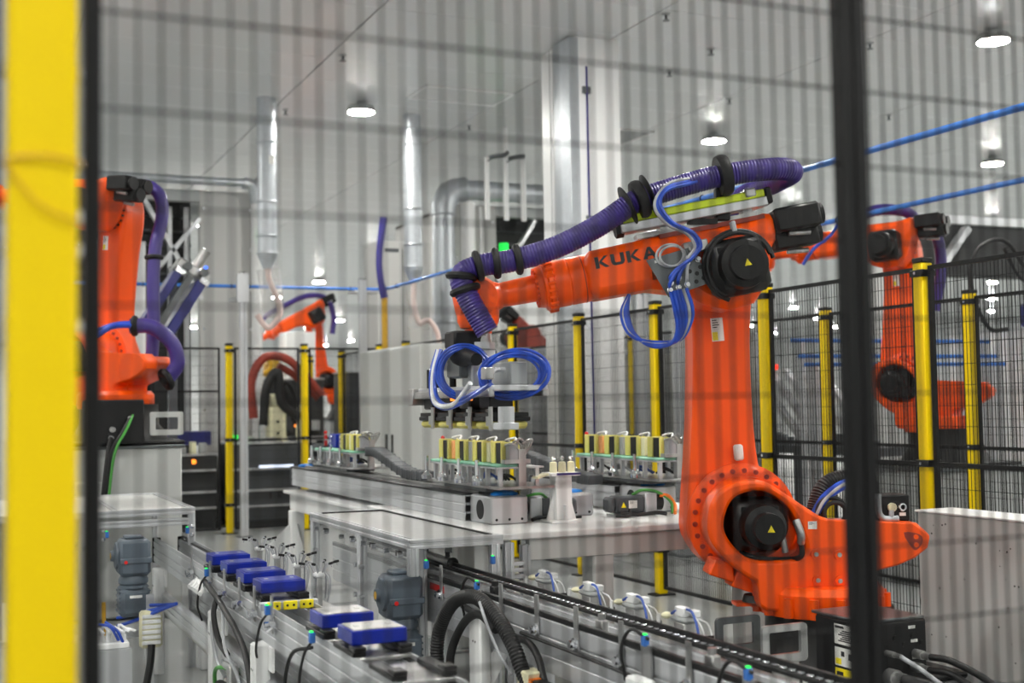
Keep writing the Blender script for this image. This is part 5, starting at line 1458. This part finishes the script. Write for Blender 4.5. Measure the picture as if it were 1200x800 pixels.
obj('column', MB().box((-.12, -.1, 0), (.12, .1, .45), .02).box((-.09, -.1, .45), (.09, .1, .62), .02), 'cream', t)
obj('red_hose', MB().tube([(-.3, 0, .3), (-.32, 0, .8), (-.15, 0, 1.1), (.15, 0, 1.08), (.4, 0, .85), (.62, 0, .6)], .06, 12, 6, rib=.004, pitch=.03).tube([(.05, .1, 1.0), (.3, .1, .85), (.6, .1, .55)], .05, 10, 6), 'redbrown', t)
obj('black_hose', MB().tube([(-.2, -.1, .2), (-.15, -.1, .7), (0, -.1, .9), (.05, -.1, .5), (.3, -.1, .3)], .06, 12, 6).tube([(.3, -.1, 1.0), (.38, -.1, .7), (.35, -.1, .4)], .04, 10, 6), 'rubber', t)
obj('screw_hole', MB().cyl((0, -.102, .1), (0, -.098, .1), .02, 8).cyl((0, -.102, .25), (0, -.098, .25), .02, 8), 'black', t)
t = thing('yellow_winder', 'yellow round hose reel on white cabinet behind the back fence', 'hose reel', (4.3, 20.2, 0))
obj('cabinet', MB().box((-.35, 0, 0), (1.25, .7, 2.0), .01), 'white', t)
obj('reel', MB().torus((.25, -.15, 2.2), (.2, 1, 0), .14, .05, 24, 8).cyl((.45, -.1, 2.15), (.45, .3, 2.15), .14, 16), 'goldyellow', t)
obj('tall_box', MB().box((.7, .1, 2.0), (1.2, .6, 2.75), .01), 'white', t)
g1 = machine(5.25, 17.6, 6.2, 18.4, 2.0, 'dark grey cabinet seen between the far yellow posts', 'greydark')
obj('sign', MB().box((.35, -.02, 1.72), (.72, -.013, 1.95)), 'stickerwhite', g1)
obj('led_column', MB().box((.80, -.05, .9), (.86, -.013, 1.3)), 'ledblue', g1)
obj('red_lamp', MB().cyl((.74, -.05, 1.42), (.74, -.013, 1.42), .03, 10), 'ledred', g1)
# panels behind the right fence
for (x0, y0, x1, y1, z, mm, lb) in ((7.5, 12.6, 7.58, 14.4, 2.05, 'boothpanel', 'light grey partition panel behind the second fence, right of the gripper'),
                                    (7.5, 10.7, 7.58, 12.5, 2.15, 'grey', 'pale grey partition panel behind the middle of the fence'),
                                    (6.15, 15.0, 7.75, 15.08, 2.2, 'grey', 'grey partition panel below the dark robot elbow')):
    t = thing('partition', lb, 'partition', (x0, y0, 0))
    obj('sheet', MB().box((0, 0, .05), (x1 - x0, y1 - y0, z), .006), mm, t)
    obj('frame', MB().box((-.03, -.02, 0), (x1 - x0 + .02, .04, z + .03)).box((-.03, y1 - y0 - .04, 0), (x1 - x0 + .02, y1 - y0 + .02, z + .03)).box((-.03, 0, z), (x1 - x0 + .02, y1 - y0, z + .04)), 'alu', t)
profile_post(6.42, 11.2, 2.6, .12, 'thick aluminium column behind the fence right of the gripper')
profile_post(6.6, 10.68, 2.5, .16, 'broad aluminium column behind the fence left of the orange arm')
profile_post(6.2, 12.66, 1.8, .12, 'dark slim locker post behind the fence below the wrist')
t = thing('cable_rope', 'green cable coil hanging behind the fence right of the gripper', 'cable', (6.45, 12.4, 0))
obj('coil', MB().torus((0, 0, .95), (1, 0, 0), .16, .02, 20, 8, 1).torus((.02, 0, .95), (1, .1, 0), .14, .02, 20, 8, 1), 'greencable', t)
obj('hook', MB().box((-.02, -.02, 1.1), (.04, .02, 1.16)), 'steel', t)
obj('post', MB().box((.02, -.03, 0), (.06, .03, 1.3)), 'greydark', t)
# far right: white machine, tool and gantry
t = thing('gantry_beam', 'dark gantry frame with slanted brace at the right edge', 'gantry', (12.6, 11.5, 0))
obj('beam', MB().box((-2.5, 0, 2.95), (3.0, .3, 3.55), .01), 'dark', t)
obj('top_rail', MB().box((-2.55, -.05, 3.55), (3.0, .35, 3.66), .01), 'alu', t)
obj('brace', MB().bar((-1.6, -.1, 3.5), (-2.4, -.1, 2.6), .12, .08, .01), 'alu', t)
obj('end_panel', MB().box((-3.3, .0, 0), (-2.5, .1, 3.6), .01), 'boothpanel', t)
obj('column', MB().box((2.6, 0, 0), (2.9, .3, 2.95), .01), 'greymid', t)
wm = machine(9.6, 8.9, 11.9, 10.3, 2.15, 'large white machine housing behind the second fence at right', 'white')
obj('round_port', MB().cyl((.45, -.03, .55), (.45, -.012, .55), .12, 20), 'blackmatte', wm)
obj('side_port', MB().box((-.004, .3, .5), (.0, .9, .8)), 'greydark', wm)
t = thing('welding_tool', 'dark red and blue tool on top of the white machine at right', 'robot tool', (10.0, 9.3, 2.176))
obj('body', MB().box((-.2, -.1, 0), (.5, .2, .25), .03), 'navy', t)
obj('red_block', MB().box((.5, -.08, .02), (.75, .18, .28), .03), 'redbrown', t)
obj('arm', MB().tube([(.3, 0, .25), (.35, 0, .5), (.5, 0, .65), (.68, 0, .55)], .07, 12, 6), 'darksteel', t)
obj('black_hose', MB().tube([(.1, 0, .2), (-.25, 0, .55), (-.55, 0, .85), (-.9, 0, .75), (-1.0, 0, .4), (-.8, 0, .0), (-.55, 0, -.02)], .022, 10, 6), 'rubber', t)
obj('loop_hose', MB().tube([(.0, .1, 1.2), (.1, .1, .9), (.05, .1, .55), (-.1, .1, .45), (-.3, .1, .55), (-.45, .1, .8)], .022, 10, 6), 'rubber', t)
for k, (z, y) in enumerate(((2.05, 9.6), (1.9, 9.5), (1.82, 9.4))):
    t = thing('cable_tray', ['upper', 'middle', 'lower'][k] + ' thin blue line crossing behind the right robot', 'pipe', (6.4, y, z), 'blue lines behind the right robot')
    obj('line', MB().tube([(0.7, 0, 0), (3.1, 0, 0)], .02, 8, 1), 'bluepipe', t)
    parts('support', MB().box((.8, -.01, -z), (.84, .03, .0)).box((3.0, -.01, -z), (3.04, .03, .0)), 'alu', t)
# steel rack with slanted bars behind the right fence
t = thing('slanted_rack', 'rack of slanted steel profile bars behind the fence right of the robot arm', 'rack', (7.62, 10.3, 0))
for k in range(5):
    obj('slanted_bar', MB().bar((.02 + .05 * k, .68 - .2 * k, 1.80), (.02 + .05 * k, -.12 - .2 * k, 1.10), .07, .06, .004), 'alu', t)
obj('shelf', MB().box((-.1, -1.3, .98), (.5, .75, 1.06), .004), 'greydark', t)
for (x, y) in ((-.06, -1.26), (.44, -1.26), (-.06, .54), (.44, .54)):
    obj('leg', MB().box((x - .03, y - .03, 0), (x + .03, y + .03, .98)), 'greydark', t)
obj('red_lamp', MB().cyl((.1, .40, 1.84), (.1, .44, 1.84), .03, 10), 'ledred', t)
m = MB()
for k in range(12):
    m.box((-.05 + .03 * (k % 3), -1.2 + .14 * k, 1.06), (.05 + .03 * (k % 3), -1.12 + .14 * k, 1.12 + .02 * (k % 4)), .004)
parts('clamp_block', m, 'darksteel', t)

# tall dark machines behind the back fence
for (x0, x1, y, z, lb) in ((3.98, 4.85, 17.5, 1.9, 'dark grey machine behind the red hoses'),):
    a = machine(x0, y, x1, y + .6, z, lb, 'dark')
    w = x1 - x0
    for k in range(4):
        obj('module_box', MB().box((.08 + k * w / 4.4, -.10, z * .62), (.04 + (k + .8) * w / 4.4, -.012, z * (.7 + .06 * (k % 3))), .01), ('greymid', 'greydark', 'cream', 'greymid')[k], a)
    obj('cable_duct', MB().box((0, -.06, z * .55), (w, -.012, z * .58), .004), 'alu', a)
    obj('status_lamp', MB().cyl((w * .5, -.11, z * .66), (w * .5, -.1, z * .66), .02, 8), 'ledorange', a)
    obj('hose', MB().tube([(w * .2, -.05, z * .9), (w * .35, -.15, z * .98), (w * .5, -.1, z * .85), (w * .45, -.08, z * .7)], .03, 8), 'rubber', a)

random.seed(11)
for q_, w, z in ((a0_, w_, z_) for a0_, w_, z_ in ((bpy.data.objects['machine_unit'], 1.2, .945), (bpy.data.objects['machine_unit.001'], 1.1, 1.075))):
    x = .02
    while x < w - .12:
        bw = random.uniform(.05, .12)
        hh = random.uniform(.05, .22)
        obj('module_box', MB().box((x, .02, z), (x + bw, .14, z + hh), .006), random.choice(('greymid', 'cream', 'greydark', 'steel', 'black')), q_)
        x += bw + random.uniform(.02, .06)
    for zz in (.25, .45, .72):
        obj('cable_duct', MB().box((.02, -.05, zz), (w - .02, -.013, zz + .03), .004), 'alu', q_)
